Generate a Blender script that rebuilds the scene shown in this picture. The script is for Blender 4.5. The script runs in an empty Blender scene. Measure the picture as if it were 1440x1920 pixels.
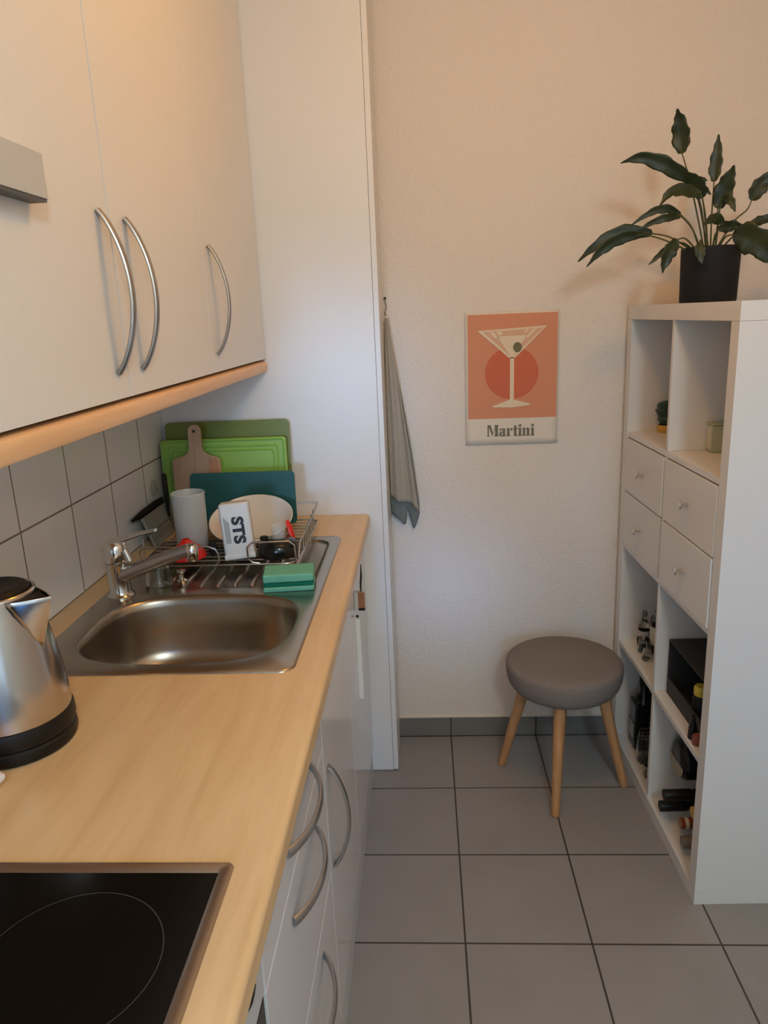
import bpy, bmesh, math, random
from mathutils import Vector, Matrix, Euler
random.seed(7)
PI = math.pi
sc = bpy.context.scene
COL = sc.collection

# ------------------------------------------------------------------ materials
def mat(name, col=(.8,.8,.8), rough=.5, metal=0.0, spec=.5, trans=0.0, alpha=1.0, ior=1.45, coat=0.0):
    m = bpy.data.materials.new(name); m.use_nodes = True
    b = m.node_tree.nodes['Principled BSDF']
    b.inputs['Base Color'].default_value = (*col, 1)
    b.inputs['Roughness'].default_value = rough
    b.inputs['Metallic'].default_value = metal
    b.inputs['Specular IOR Level'].default_value = spec
    b.inputs['Transmission Weight'].default_value = trans
    b.inputs['Alpha'].default_value = alpha
    b.inputs['IOR'].default_value = ior
    b.inputs['Coat Weight'].default_value = coat
    return m
def nodes(m): return m.node_tree.nodes, m.node_tree.links, m.node_tree.nodes['Principled BSDF']
def coords(m, scale=(1,1,1), rot=(0,0,0), loc=(0,0,0)):
    n, l, b = nodes(m)
    tc = n.new('ShaderNodeTexCoord'); mp = n.new('ShaderNodeMapping')
    mp.inputs['Scale'].default_value = scale; mp.inputs['Rotation'].default_value = rot; mp.inputs['Location'].default_value = loc
    l.new(tc.outputs['Object'], mp.inputs['Vector'])
    return mp.outputs['Vector']
def noise(m, vec, scale, detail=3, rough=.5, dist=0):
    n, l, b = nodes(m)
    t = n.new('ShaderNodeTexNoise'); t.inputs['Scale'].default_value = scale
    t.inputs['Detail'].default_value = detail; t.inputs['Roughness'].default_value = rough; t.inputs['Distortion'].default_value = dist
    l.new(vec, t.inputs['Vector']); return t.outputs['Fac']
def ramp(m, fac, stops):
    n, l, b = nodes(m)
    r = n.new('ShaderNodeValToRGB'); e = r.color_ramp.elements
    while len(e) < len(stops): e.new(.5)
    for k, (p, c) in enumerate(stops): e[k].position = p; e[k].color = (*c, 1)
    l.new(fac, r.inputs['Fac']); return r.outputs['Color']
def bump(m, h, strength, dist=.002):
    n, l, b = nodes(m)
    bp = n.new('ShaderNodeBump'); bp.inputs['Strength'].default_value = strength; bp.inputs['Distance'].default_value = dist
    l.new(h, bp.inputs['Height']); l.new(bp.outputs['Normal'], b.inputs['Normal'])
def setcol(m, c): n, l, b = nodes(m); l.new(c, b.inputs['Base Color'])
def setrough(m, fac, a, bb):
    n, l, b = nodes(m)
    r = n.new('ShaderNodeMapRange'); r.inputs['To Min'].default_value = a; r.inputs['To Max'].default_value = bb
    l.new(fac, r.inputs['Value']); l.new(r.outputs['Result'], b.inputs['Roughness'])

def laminate(name, col, rough):
    m = mat(name, col, rough)
    f = noise(m, coords(m, (1,1,1)), 220, 2); bump(m, f, .04, .0006)
    f2 = noise(m, coords(m, (1,1,1)), 3, 2)
    setcol(m, ramp(m, f2, [(.3, tuple(c*.985 for c in col)), (.7, col)])); return m
M = {}
M['white'] = laminate('white laminate', (.80,.785,.76), .36)
M['front'] = laminate('white gloss front', (.76,.75,.74), .16)
M['panel'] = laminate('white gloss panel', (.76,.755,.74), .33)
M['shelf'] = laminate('white foil', (.745,.73,.715), .42)
M['hood'] = laminate('light grey enamel', (.56,.55,.53), .4)
M['hood_dark'] = mat('dark grey underside', (.10,.10,.10), .5)
M['plinth'] = laminate('plinth white', (.6,.6,.6), .5)

m = M['wall'] = mat('textured plaster', (.785,.71,.635), .92, spec=.2)
v = coords(m)
f = noise(m, v, 95, 4, .62, .3)
n, l, b = nodes(m)
vo = n.new('ShaderNodeTexVoronoi'); vo.inputs['Scale'].default_value = 130; l.new(v, vo.inputs['Vector'])
mx = n.new('ShaderNodeMath'); mx.operation = 'ADD'; l.new(f, mx.inputs[0])
ml = n.new('ShaderNodeMath'); ml.operation = 'MULTIPLY'; ml.inputs[1].default_value = .35; l.new(vo.outputs['Distance'], ml.inputs[0]); l.new(ml.outputs[0], mx.inputs[1])
bump(m, mx.outputs[0], .75, .004)
M['plain'] = mat('smooth white paint', (.80,.78,.74), .9, spec=.2)

def tiles(name, cols, grout, size, mortar, loc, axes, rough, bumpy=.3):
    m = mat(name, cols[1], rough)
    n, l, b = nodes(m)
    tc = n.new('ShaderNodeTexCoord'); sp = n.new('ShaderNodeSeparateXYZ'); cb = n.new('ShaderNodeCombineXYZ')
    l.new(tc.outputs['Object'], sp.inputs[0])
    for k, a in enumerate(axes): l.new(sp.outputs[a], cb.inputs[k])
    mp = n.new('ShaderNodeMapping'); mp.vector_type = 'POINT'; mp.inputs['Location'].default_value = (*loc, 0); l.new(cb.outputs[0], mp.inputs[0])
    br = n.new('ShaderNodeTexBrick'); br.offset = 0; br.squash = 1
    br.inputs['Scale'].default_value = 1; br.inputs['Brick Width'].default_value = size[0]; br.inputs['Row Height'].default_value = size[1]
    br.inputs['Mortar Size'].default_value = mortar; br.inputs['Mortar Smooth'].default_value = .15
    l.new(mp.outputs[0], br.inputs['Vector'])
    nf = noise(m, tc.outputs['Object'], 260, 3, .6); nf2 = noise(m, tc.outputs['Object'], 5, 4, .6)
    mixf = n.new('ShaderNodeMath'); mixf.operation = 'MULTIPLY_ADD'; mixf.inputs[1].default_value = .45
    l.new(nf, mixf.inputs[0]); 
    m2 = n.new('ShaderNodeMath'); m2.operation = 'MULTIPLY'; m2.inputs[1].default_value = .55; l.new(nf2, m2.inputs[0]); l.new(m2.outputs[0], mixf.inputs[2])
    cc = ramp(m, mixf.outputs[0], [(.3, cols[0]), (.7, cols[1])])
    l.new(cc, br.inputs['Color1']); l.new(cc, br.inputs['Color2']); br.inputs['Mortar'].default_value = (*grout, 1)
    setcol(m, br.outputs['Color'])
    inv = n.new('ShaderNodeMath'); inv.operation = 'SUBTRACT'; inv.inputs[0].default_value = 1; l.new(br.outputs['Fac'], inv.inputs[1])
    bump(m, inv.outputs[0], bumpy, .002); return m
S, TX, TY = .3021, -.5814, .481
M['floor'] = tiles('grey floor tile', [(.25,.235,.23), (.315,.298,.295)], (.05,.043,.038), (S,S), .0026, (-TX, -TY), (0,1), .45)
M['skirt'] = tiles('grey skirting tile', [(.165,.15,.14), (.205,.19,.175)], (.04,.035,.03), (S,S), .0022, (-TX, 0), (0,2), .5)
M['walltile'] = tiles('white wall tile', [(.86,.875,.885), (.90,.91,.92)], (.24,.2,.16), (.2133,.204), .0022, (.0387-.2133, -1.096), (1,2), .22, .5)

m = M['maple'] = mat('maple worktop', (.6,.42,.22), .34)
v = coords(m, (9,1.1,9)); f = noise(m, v, 3.2, 5, .6, .5)
c = ramp(m, f, [(.25,(.64,.41,.19)), (.5,(.72,.485,.24)), (.75,(.78,.55,.29))]); setcol(m, c)
m = M['railwood'] = mat('beech light rail', (.62,.37,.19), .42)
v = coords(m, (14,1.2,14)); f = noise(m, v, 3, 4, .6, .4)
setcol(m, ramp(m, f, [(.3,(.84,.50,.25)), (.7,(.94,.60,.33))]))
def wood(name, a, bcol, rough, sc_=(22,22,2)):
    m = mat(name, a, rough); v = coords(m, sc_); f = noise(m, v, 3, 5, .6, .6)
    setcol(m, ramp(m, f, [(.3,a), (.7,bcol)])); return m
M['beech'] = wood('beech leg', (.42,.205,.085), (.55,.29,.13), .45)
M['board_light'] = wood('pale board wood', (.42,.27,.17), (.52,.35,.23), .5)
M['board_dark'] = wood('reddish board wood', (.42,.20,.10), (.5,.26,.14), .5)

def steel(name, col, rough, sc_=None, aniso=0):
    m = mat(name, col, rough, 1.0)
    if sc_:
        f = noise(m, coords(m, sc_), 60, 2); setrough(m, f, rough*.75, rough*1.3)
    if aniso: nodes(m)[2].inputs['Anisotropic'].default_value = aniso
    return m
M['sink'] = steel('brushed sink steel', (.43,.375,.31), .27)
M['kettle'] = steel('kettle steel', (.56,.52,.48), .2)
M['chrome'] = steel('chrome', (.72,.70,.68), .10)
M['faucet'] = steel('satin chrome', (.60,.58,.55), .16)
M['spout'] = steel('satin spout', (.45,.43,.41), .36)
M['handle'] = steel('brushed nickel', (.50,.49,.48), .30, (4,4,1))
M['wire'] = steel('rack wire', (.42,.38,.34), .32)
M['hobframe'] = steel('hob frame steel', (.42,.36,.31), .35)
M['black'] = mat('black plastic', (.008,.007,.006), .42, spec=.35)
M['blackgloss'] = mat('gloss black', (.008,.008,.008), .18)
M['darkpot'] = mat('charcoal pot', (.011,.011,.013), .7, spec=.3)
f = noise(M['darkpot'], coords(M['darkpot']), 300, 2); bump(M['darkpot'], f, .15, .001)
M['soil'] = mat('soil', (.03,.02,.012), .95); bump(M['soil'], noise(M['soil'], coords(M['soil']), 120, 4), .8, .006)

m = M['hobglass'] = mat('ceramic hob glass', (.004,.0038,.0032), .16, spec=.18)
f = noise(m, coords(m), 18, 5, .65); setrough(m, f, .10, .24)
M['hobring'] = mat('printed grey ring', (.045,.044,.043), .3)

m = M['fabric'] = mat('grey woven fabric', (.15,.128,.115), .95, spec=.15)
n, l, b = nodes(m); v = coords(m)
w1 = noise(m, coords(m, (900,250,250)), 1, 2); w2 = noise(m, coords(m, (250,900,250)), 1, 2)
ad = n.new('ShaderNodeMath'); ad.operation = 'ADD'; l.new(w1, ad.inputs[0]); l.new(w2, ad.inputs[1])
hv = n.new('ShaderNodeMath'); hv.operation = 'MULTIPLY'; hv.inputs[1].default_value = .5; l.new(ad.outputs[0], hv.inputs[0])
setcol(m, ramp(m, hv.outputs[0], [(.35,(.18,.15,.132)), (.65,(.275,.235,.21))])); bump(m, hv.outputs[0], .4, .001)
def cloth(name, a, bb):
    m = mat(name, a, .95, spec=.1); f = noise(m, coords(m, (500,500,160)), 1, 2)
    setcol(m, ramp(m, f, [(.3,a), (.7,bb)])); bump(m, f, .35, .001); return m
M['towel'] = cloth('beige linen', (.33,.285,.225), (.41,.36,.285))
M['towel_dark'] = cloth('grey green linen', (.15,.165,.15), (.20,.215,.197))

def leafmat():
    m = mat('leaf', (.04,.06,.02), .42); n, l, b = nodes(m)
    f = noise(m, coords(m), 28, 3); setcol(m, ramp(m, f, [(.3,(.014,.022,.008)), (.7,(.027,.040,.013))])); return m
M['leaf'] = leafmat()
M['stem'] = mat('leaf stem', (.07,.075,.022), .5)
def plastic(name, col, rough=.4): 
    m = mat(name, col, rough); bump(m, noise(m, coords(m), 400, 2), .05, .0005); return m
M['olive'] = plastic('olive green plastic', (.16,.20,.030))
M['lime'] = plastic('lime green plastic', (.27,.48,.085))
M['teal'] = plastic('dark teal plastic', (.012,.085,.085), .5)
M['red'] = plastic('red silicone', (.62,.022,.016), .3)
M['ceramic'] = mat('white ceramic', (.72,.68,.62), .25)
M['carton'] = mat('white container', (.66,.64,.61), .4)
M['ink'] = mat('black print', (.01,.01,.01), .5)
M['foam'] = mat('green foam', (.17,.46,.31), .95, spec=.1); bump(M['foam'], noise(M['foam'], coords(M['foam']), 350, 3), .9, .002)
M['scour'] = mat('dark green scourer', (.012,.17,.10), .98, spec=.1); bump(M['scour'], noise(M['scour'], coords(M['scour']), 700, 3), 1, .002)
M['frost'] = mat('frosted plastic', (.66,.70,.72), .35, alpha=.62)
M['clear'] = mat('clear plastic', (.70,.69,.67), .15, alpha=.24)
M['glass'] = mat('clear glass', (.9,.92,.9), .03, trans=1.0, ior=1.42)
M['glass_dark'] = mat('dark bottle glass', (.008,.011,.008), .09)
M['glass_green'] = mat('dark green glass', (.03,.085,.06), .08, trans=.55, ior=1.4)
M['amber'] = mat('amber glass', (.25,.07,.02), .1)
M['smoke'] = mat('grey bottle base', (.16,.135,.115), .3)
M['label_beige'] = mat('beige label', (.36,.31,.22), .6)
M['gold'] = mat('gold yellow foil', (.62,.36,.06), .35); bump(M['gold'], noise(M['gold'], coords(M['gold']), 90, 3), 1, .006)
M['tin'] = mat('pale green tin', (.40,.44,.32), .5)
M['tinlabel'] = mat('ivory label', (.60,.57,.47), .6)
M['boxgrey'] = mat('grey box', (.26,.25,.22), .6)
M['boxblack'] = mat('matt black board', (.030,.029,.028), .6)
M['yellow'] = mat('yellow cap', (.62,.50,.07), .4)
M['redbrown'] = mat('red brown', (.24,.07,.045), .5)
M['white_plastic'] = mat('white plastic', (.72,.66,.62), .4)
M['paper'] = mat('poster paper', (.76,.68,.58), .75)
m = M['coral'] = mat('coral print', (.66,.275,.155), .75)
M['vermilion'] = mat('vermilion print', (.60,.145,.072), .75)
M['cream'] = mat('cream print', (.78,.64,.46), .75)
M['peach'] = mat('peach print', (.70,.42,.28), .75)
M['olivegreen'] = mat('olive print', (.16,.145,.075), .75)
M['lettergreen'] = mat('grey green lettering', (.165,.155,.115), .75)
M['brownprint'] = mat('brown sticker print', (.30,.13,.06), .5)
M['greyprint'] = mat('grey sticker print', (.50,.48,.46), .5)
M['ovenglass'] = mat('oven black glass', (.008,.008,.008), .12)
M['groove'] = mat('dark gap', (.05,.04,.03), .8)
M['windowframe'] = mat('window frame white', (.8,.8,.8), .4)

# ------------------------------------------------------------------ mesh builder
class MB:
    def __init__(s): s.bm = bmesh.new(); s.flat_faces = False
    def _add(s, other, mi=0, mtx=None):
        if mtx is not None: bmesh.ops.transform(other, matrix=mtx, verts=other.verts)
        if mi:
            for f in other.faces: f.material_index = mi
        me = bpy.data.meshes.new('tmp'); other.to_mesh(me); other.free(); s.bm.from_mesh(me); bpy.data.meshes.remove(me); return s
    def box(s, x0,x1,y0,y1,z0,z1, bev=0, seg=2, mi=0, mtx=None):
        s.flat_faces = True
        b = bmesh.new(); bmesh.ops.create_cube(b, size=1)
        for v in b.verts: v.co = Vector(((x0+x1)/2+v.co.x*(x1-x0), (y0+y1)/2+v.co.y*(y1-y0), (z0+z1)/2+v.co.z*(z1-z0)))
        if bev: bmesh.ops.bevel(b, geom=list(b.edges), offset=bev, segments=seg, profile=.5, affect='EDGES')
        return s._add(b, mi, mtx)
    def lathe(s, prof, seg=48, mi=0, mtx=None, cap0=True, cap1=True):
        b = bmesh.new(); rings = []
        for r, z in prof:
            if r < 1e-6: rings.append([b.verts.new((0,0,z))])
            else: rings.append([b.verts.new((r*math.cos(2*PI*k/seg), r*math.sin(2*PI*k/seg), z)) for k in range(seg)])
        for a, c in zip(rings, rings[1:]):
            for k in range(seg):
                k2 = (k+1) % seg
                if len(a) == 1 and len(c) == 1: continue
                if len(a) == 1: b.faces.new((a[0], c[k2], c[k]))
                elif len(c) == 1: b.faces.new((a[k], a[k2], c[0]))
                else: b.faces.new((a[k], a[k2], c[k2], c[k]))
        if cap0 and len(rings[0]) > 1: b.faces.new(rings[0][::-1])
        if cap1 and len(rings[-1]) > 1: b.faces.new(rings[-1])
        return s._add(b, mi, mtx)
    def tube(s, pts, r, seg=10, closed=False, mi=0, flat=None, up=None):
        pts = [Vector(p) for p in pts]; n = len(pts); b = bmesh.new(); rings = []
        rr = r if hasattr(r, '__len__') else [r]*n
        prev = None
        for i in range(n):
            if closed: t = pts[(i+1) % n]-pts[(i-1) % n]
            else: t = pts[min(i+1,n-1)]-pts[max(i-1,0)]
            t.normalize()
            if up is not None: a = Vector(up)
            elif prev is None: a = Vector((0,0,1)) if abs(t.z) < .9 else Vector((1,0,0))
            else: a = prev
            a = (a - t*a.dot(t)).normalized(); prev = a; c = t.cross(a)
            fa = flat or 1
            rings.append([b.verts.new(pts[i] + (a*math.cos(2*PI*k/seg)*fa + c*math.sin(2*PI*k/seg))*rr[i]) for k in range(seg)])
        m = n if closed else n-1
        for i in range(m):
            A, B = rings[i], rings[(i+1) % n]
            for k in range(seg): b.faces.new((A[k], A[(k+1)%seg], B[(k+1)%seg], B[k]))
        if not closed: b.faces.new(rings[0][::-1]); b.faces.new(rings[-1])
        bmesh.ops.recalc_face_normals(b, faces=b.faces)
        return s._add(b, mi)
    def prism(s, pts2, h, mtx=None, mi=0, bev=0):
        """polygon in local XY extruded 0..h along local Z"""
        s.flat_faces = True
        b = bmesh.new(); vs = [b.verts.new((x,y,0)) for x, y in pts2]; f = b.faces.new(vs)
        e = bmesh.ops.extrude_face_region(b, geom=[f]); 
        for v in [g for g in e['geom'] if isinstance(g, bmesh.types.BMVert)]: v.co.z += h
        bmesh.ops.recalc_face_normals(b, faces=b.faces)
        if bev: bmesh.ops.bevel(b, geom=[e for e in b.edges if abs(e.verts[0].co.z-e.verts[1].co.z) < 1e-7], offset=bev, segments=2, profile=.5, affect='EDGES')
        return s._add(b, mi, mtx)
    def grid(s, P, mi=0):
        b = bmesh.new(); V = [[b.verts.new(p) for p in row] for row in P]
        for i in range(len(V)-1):
            for j in range(len(V[0])-1): b.faces.new((V[i][j], V[i][j+1], V[i+1][j+1], V[i+1][j]))
        return s._add(b, mi)
    def build(s, name, mats, parent=None, angle=35, smooth=True):
        if not isinstance(mats, (list, tuple)): mats = [mats]
        if parent is not None:
            s.bm.transform(world(parent).inverted())
        me = bpy.data.meshes.new(name); s.bm.to_mesh(me); s.bm.free()
        for m_ in mats: me.materials.append(m_)
        if smooth:
            me.polygons.foreach_set('use_smooth', [True]*len(me.polygons)); me.set_sharp_from_angle(angle=math.radians(angle))
        o = bpy.data.objects.new(name, me); COL.objects.link(o)
        if parent is not None: o.parent = parent
        if smooth and s.flat_faces:
            wn = o.modifiers.new('weighted', 'WEIGHTED_NORMAL'); wn.keep_sharp = True; wn.weight = 100
        return o
def world(o):
    m_ = Matrix.LocRotScale(o.location, o.rotation_euler, o.scale)
    return world(o.parent) @ m_ if o.parent else m_
def thing(name, label, cat, loc=(0,0,0), rz=0, group=None):
    o = bpy.data.objects.new(name, None); COL.objects.link(o); o.empty_display_size = .05
    o.location = loc; o.rotation_euler = (0,0,rz); return tag(o, label, cat, group)
def tag(o, label, cat, group=None):
    o['label'] = label; o['category'] = cat
    if group: o['group'] = group
    return o
def struct(o): o['kind'] = 'structure'; return o
def copy_tree(o, parent=None):
    c = o.copy(); COL.objects.link(c)
    if parent is not None: c.parent = parent
    for ch in list(o.children): copy_tree(ch, c)
    return c
def rrect(x0,x1,y0,y1,r,n=6):
    out = []
    for cx, cy, a0 in ((x1-r,y1-r,0),(x0+r,y1-r,PI/2),(x0+r,y0+r,PI),(x1-r,y0+r,1.5*PI)):
        for k in range(n+1):
            a = a0+k*PI/2/n; out.append((cx+r*math.cos(a), cy+r*math.sin(a)))
    return out
T = Matrix.Translation
def RX(a): return Matrix.Rotation(a,4,'X')
def RY(a): return Matrix.Rotation(a,4,'Y')
def RZ(a): return Matrix.Rotation(a,4,'Z')
def basis(o, x, y, z):
    m_ = Matrix.Identity(4)
    for i, vv in enumerate((x,y,z)):
        for j in range(3): m_[j][i] = vv[j]
    return Matrix.Translation(o) @ m_
def text_bm(body, size, bold=0.0, mtx=None, spacing=1.0):
    cu = bpy.data.curves.new('txt', 'FONT'); cu.body = body; cu.size = size; cu.offset = bold
    cu.align_x = 'CENTER'; cu.align_y = 'CENTER'; cu.space_character = spacing; cu.extrude = .0002
    o = bpy.data.objects.new('txt', cu); COL.objects.link(o)
    dg = bpy.context.evaluated_depsgraph_get(); me = bpy.data.meshes.new_from_object(o.evaluated_get(dg))
    b = MB(); b.bm.from_mesh(me); 
    if mtx is not None: b.bm.transform(mtx)
    bpy.data.objects.remove(o); bpy.data.curves.remove(cu); bpy.data.meshes.remove(me)
    return b
LAMP1, LC1 = 9.5, (1,.43,.02)
FILL, FILLC = 43, (.74,.91,.96)
WIN, WINC = 10, (.50,.76,1)
BEAM1, BC1 = 300, (.22,.46,1)
BEAM2, BC2 = 210, (.36,.6,1)
BEAM3, BC3 = 40, (.05,.35,1)
BEAM4, BC4 = 130, (.05,.30,1)
SKY, EXPO = .5, 0.0
# ------------------------------------------------------------------ the room
XL, YB, XR, YF, HC = -1.435, .793, .425, -3.3, 2.5      # left wall, back wall, right wall, wall behind the camera, ceiling
XO, YO = -2.6, -2.2                                       # the room widens behind the camera
ZC = .8924                                              # worktop height
XC = -.8205                                             # worktop front
YP = .5766                                              # tall unit's side panel
def slab(name, x0,x1,y0,y1,z0,z1, m_): return struct(MB().box(x0,x1,y0,y1,z0,z1).build(name, m_))
slab('floor', XO-.1, XR+.1, YF-.1, YB+.1, -.08, 0, M['floor'])
slab('wall_back', XL-.1, XR+.1, YB, YB+.1, 0, HC, M['wall'])
b = MB(); b.box(XL-.1, XL, YO, YB, 0, HC); b.box(XO, XL-.1, YO, YO+.1, 0, HC)
struct(b.build('wall_left', M['wall'], smooth=False))
slab('wall_outer', XO-.1, XO, YF-.1, YO+.1, 0, HC, M['plain'])
slab('wall_right', XR, XR+.1, YF-.1, YB, 0, HC, M['wall'])
slab('ceiling', XO-.1, XR+.1, YF-.1, YB+.1, HC, HC+.1, M['plain'])
slab('trim_1', XL, XL+.006, YO+.01, YP-.002, ZC+.001, 1.36, M['walltile'])           # tiled splashback
slab('baseboard_back', -.765, XR-.001, YB-.009, YB, 0, .073, M['skirt'])
slab('trim_2', -.765, XR-.001, YB-.007, YB, .073, .0765, M['paper'])                # bead of filler on the skirting
# wall behind the camera, with the window that lets the daylight in
WX0, WX1, WZ0, WZ1 = -1.80, .35, .45, 2.0
b = MB()
b.box(XO, WX0, YF-.1, YF, 0, HC); b.box(WX1, XR+.1, YF-.1, YF, 0, HC)
b.box(WX0, WX1, YF-.1, YF, 0, WZ0); b.box(WX0, WX1, YF-.1, YF, WZ1, HC)
struct(b.build('wall_front', M['plain'], smooth=False))
b = MB()
for x0, x1 in ((WX0,WX0+.05),(WX1-.05,WX1)): b.box(x0,x1,YF-.08,YF-.02,WZ0,WZ1)
b.box(WX0,WX1,YF-.08,YF-.02,WZ0,WZ0+.05); b.box(WX0,WX1,YF-.08,YF-.02,WZ1-.05,WZ1)
struct(b.build('window_1', M['windowframe'], smooth=False))

# ------------------------------------------------------------------ wall cabinets
XU, ZU, ZT = -1.0984, 1.328, 1.3574
def bow(y, z0, z1, x, out=.039, w=.0078, axis='z', y1=None):
    """a bow handle from one foot to the other, standing out along +X"""
    N = 28; pts = []
    for k in range(N+1):
        t = k/N; s_ = 4*t*(1-t)
        o_ = x + .002 + (out-.004)*(s_**.85)
        if axis == 'z': pts.append((o_, y, z0+(z1-z0)*t))
        else: pts.append((o_, y+(y1-y)*t, z0))
    b = MB(); b.tube(pts, w, 12, flat=.5, up=(1,0,.001) if axis=='z' else (1,.001,0)); return b
def wall_cab(y0, y1, hy, label, door_label=None):
    t = thing('wall_cabinet', label, 'cabinet', (XL+.01, (y0+y1)/2, ZT+.008), group='wall cupboards above the worktop')
    b = MB(); b.box(XL+.0065, XU-.019, y0+.001, y1-.001, ZT+.008, 2.34); b.build('carcass', M['white'], t)
    d = MB(); d.box(XU-.0175, XU, y0+.0016, y1-.0016, ZT+.009, 2.34, .0005)
    dd = d.build('door', M['white'], t)
    bow(hy, 1.404, 1.632, XU).build('handle', M['handle'], dd)
wall_cab(-.93, -.446, -.4855, 'white wall cupboard at the left, bow handle near the right edge of its door')
wall_cab(-.446, .0255, -.387, 'middle white wall cupboard, bow handle near the left edge of its wide door')
wall_cab(.0255, .5735, .0695, 'white wall cupboard whose right side meets the tall white cabinet')
# light rail under the cabinets
prof = [(XL+.0065,ZT+.003),(XU-.006,ZT+.003),(XU+.001,ZT-.001),(XU+.003,ZT-.008),(XU+.003,ZU+.010),(XU-.001,ZU+.002),(XU-.007,ZU),(XL+.0065,ZU)]
b = MB(); b.prism(prof, YP-.003+2.3, T((0,YP-.003,0)) @ RX(PI/2)); 
tag(b.build('light_rail', M['railwood']), 'long beech coloured wooden rail running along the underside of the wall cupboards', 'rail')
# extractor hood fascia, left
t = thing('cooker_hood', 'light grey box-shaped cooker hood front jutting out at the left edge, above the hob', 'cooker hood', (-1.09,-.95,1.617))
b = MB(); b.box(XU+.001, -1.0755, -1.27, -.6725, 1.618, 1.6675, .0012); b.build('fascia', M['hood'], t)
b = MB(); b.box(XU+.001, -1.077, -1.268, -.674, 1.6145, 1.618); ob = b.build('underside', M['hood_dark'], t); ob['label'] = 'dark grey underside'

# ------------------------------------------------------------------ tall unit at the end of the run
XP = -.7645
t = thing('tall_cabinet', 'full-height white cabinet standing at the end of the worktop', 'cabinet', (-1.1,.68,0))
b = MB(); b.box(XL+.001, XP-.0162, YP, YB-.012, .004, HC-.005); b.build('side_panel', M['panel'], t)
b = MB(); b.box(XP-.0154, XP, YP+.0004, YB-.014, .006, HC-.005, .001); b.build('door', M['panel'], t)

# ------------------------------------------------------------------ base units
XF = -.845
def drawer_front(t, z0, z1, y0, y1, name, hz=None, hy=None):
    d = MB(); d.box(XF-.018, XF, y0+.0016, y1-.0016, z0+.0017, z1-.0017, .0008); return d.build(name, M['front'], t)
t = thing('drawer_unit', 'white base unit with three drawers and bow handles, next to the hob', 'drawers', (-1.1,-.66,0))
b = MB(); b.box(XL+.001, XF-.019, -.911, -.4125, .1, .70); b.box(XF-.04, XF-.019, -.911, -.4125, .70, ZC-.04); b.box(XL+.001, XF-.04, -.911, -.893, .70, ZC-.04); b.build('carcass', M['white'], t)
for z0, z1, hz in ((.724,.851,.781),(.4585,.724,.6695),(.102,.4585,.407)):
    d = drawer_front(t, z0, z1, -.911, -.4125, 'drawer')
    bow(-.752, hz, hz, XF, .033, .0082, 'y', -.552).build('handle', M['handle'], d)
t = thing('sink_cabinet', 'white base unit under the sink, one tall door with a vertical bow handle', 'cabinet', (-1.1,-.19,0))
b = MB(); b.box(XL+.001, XF-.019, -.4105, -.40, .1, .70); b.box(XL+.001, XF-.019, .028, .041, .1, ZC-.04); b.box(XL+.001, XF-.019, -.40, .028, .1, .118); b.build('carcass', M['white'], t)
d = drawer_front(t, .102, .851, -.4125, .043, 'door')
bow(-.374, .440, .660, XF, .037, .0082).build('handle', M['handle'], d)
t = thing('dishwasher', 'white built-in appliance under the far end of the worktop, next to the tall cabinet', 'dishwasher', (-1.1,.31,0))
b = MB(); b.box(XL+.001, XF-.019, .045, YP-.002, .1, .70); b.box(XF-.05, XF-.019, .045, YP-.002, .70, ZC-.04); b.build('body', M['white'], t)
d = drawer_front(t, .102, .851, .043, YP-.002, 'door')
t = thing('hanging_packet', 'small brown and grey packet hanging by a black clip from the dishwasher front', 'packet', (XF+.01,.24,.72))
b = MB(); b.box(XF+.0005, XF+.0285, .238, .252, .718, .769, .0015); pk = b.build('packet', M['greyprint'], t)
b = MB(); b.box(XF+.0115, XF+.0288, .2374, .2382, .7175, .7695); ob = b.build('picture', M['brownprint'], pk); ob['label'] = 'brown printed half'
b = MB(); b.box(XF+.0115, XF+.0288, .2368, .2374, .718, .7255); b.build('dark_band', M['black'], pk)
b = MB(); b.tube([(XF+.019,.245,.768),(XF+.0195,.245,.79),(XF+.022,.245,.815),(XF+.0225,.245,.845)], [.003,.0045,.0045,.0015], 10, flat=.6); b.build('clip', M['black'], t)
b = MB(); b.box(XF+.0004, XF+.0125, .243, .2455, .455, .690, .0006); ob = b.build('paper_strip', M['white'], t); ob['label'] = 'white strip below'
b = MB(); b.lathe([(0,0),(.004,0),(.004,.002),(0,.003)], 12, mtx=T((XF+.0065,.243,.700)) @ RX(PI/2)); b.build('rivet', M['black'], t)
t = thing('oven', 'built-in oven below the hob with a pale control panel and black glass door', 'oven', (-1.1,-1.22,0))
b = MB(); b.box(XL+.001, XF-.03, -1.52, -.9145, .1, .84); b.build('body', M['plinth'], t)
b = MB(); b.box(XF-.03, XF+.006, -1.52, -.934, .753, .851, .002); cp = b.build('control_panel', M['hood'], t)
b = MB(); b.tube([(-.8383,-.969,.801),(-.8383,-.977,.796),(-.8383,-.986,.7955),(-.8383,-.993,.798),(-.8383,-1.0,.802)], .0017, 8); ob = b.build('printed_mark', M['ink'], cp); ob['label'] = 'dark hooked line'
b = MB(); b.box(XF-.03, XF+.005, -1.52, -.934, .11, .7495, .003); b.build('oven_door', M['ovenglass'], t)
slab('trim_3', XL+.001, -.8495, -1.52, YP-.002, 0, .099, M['plinth'])                  # plinth

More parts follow.
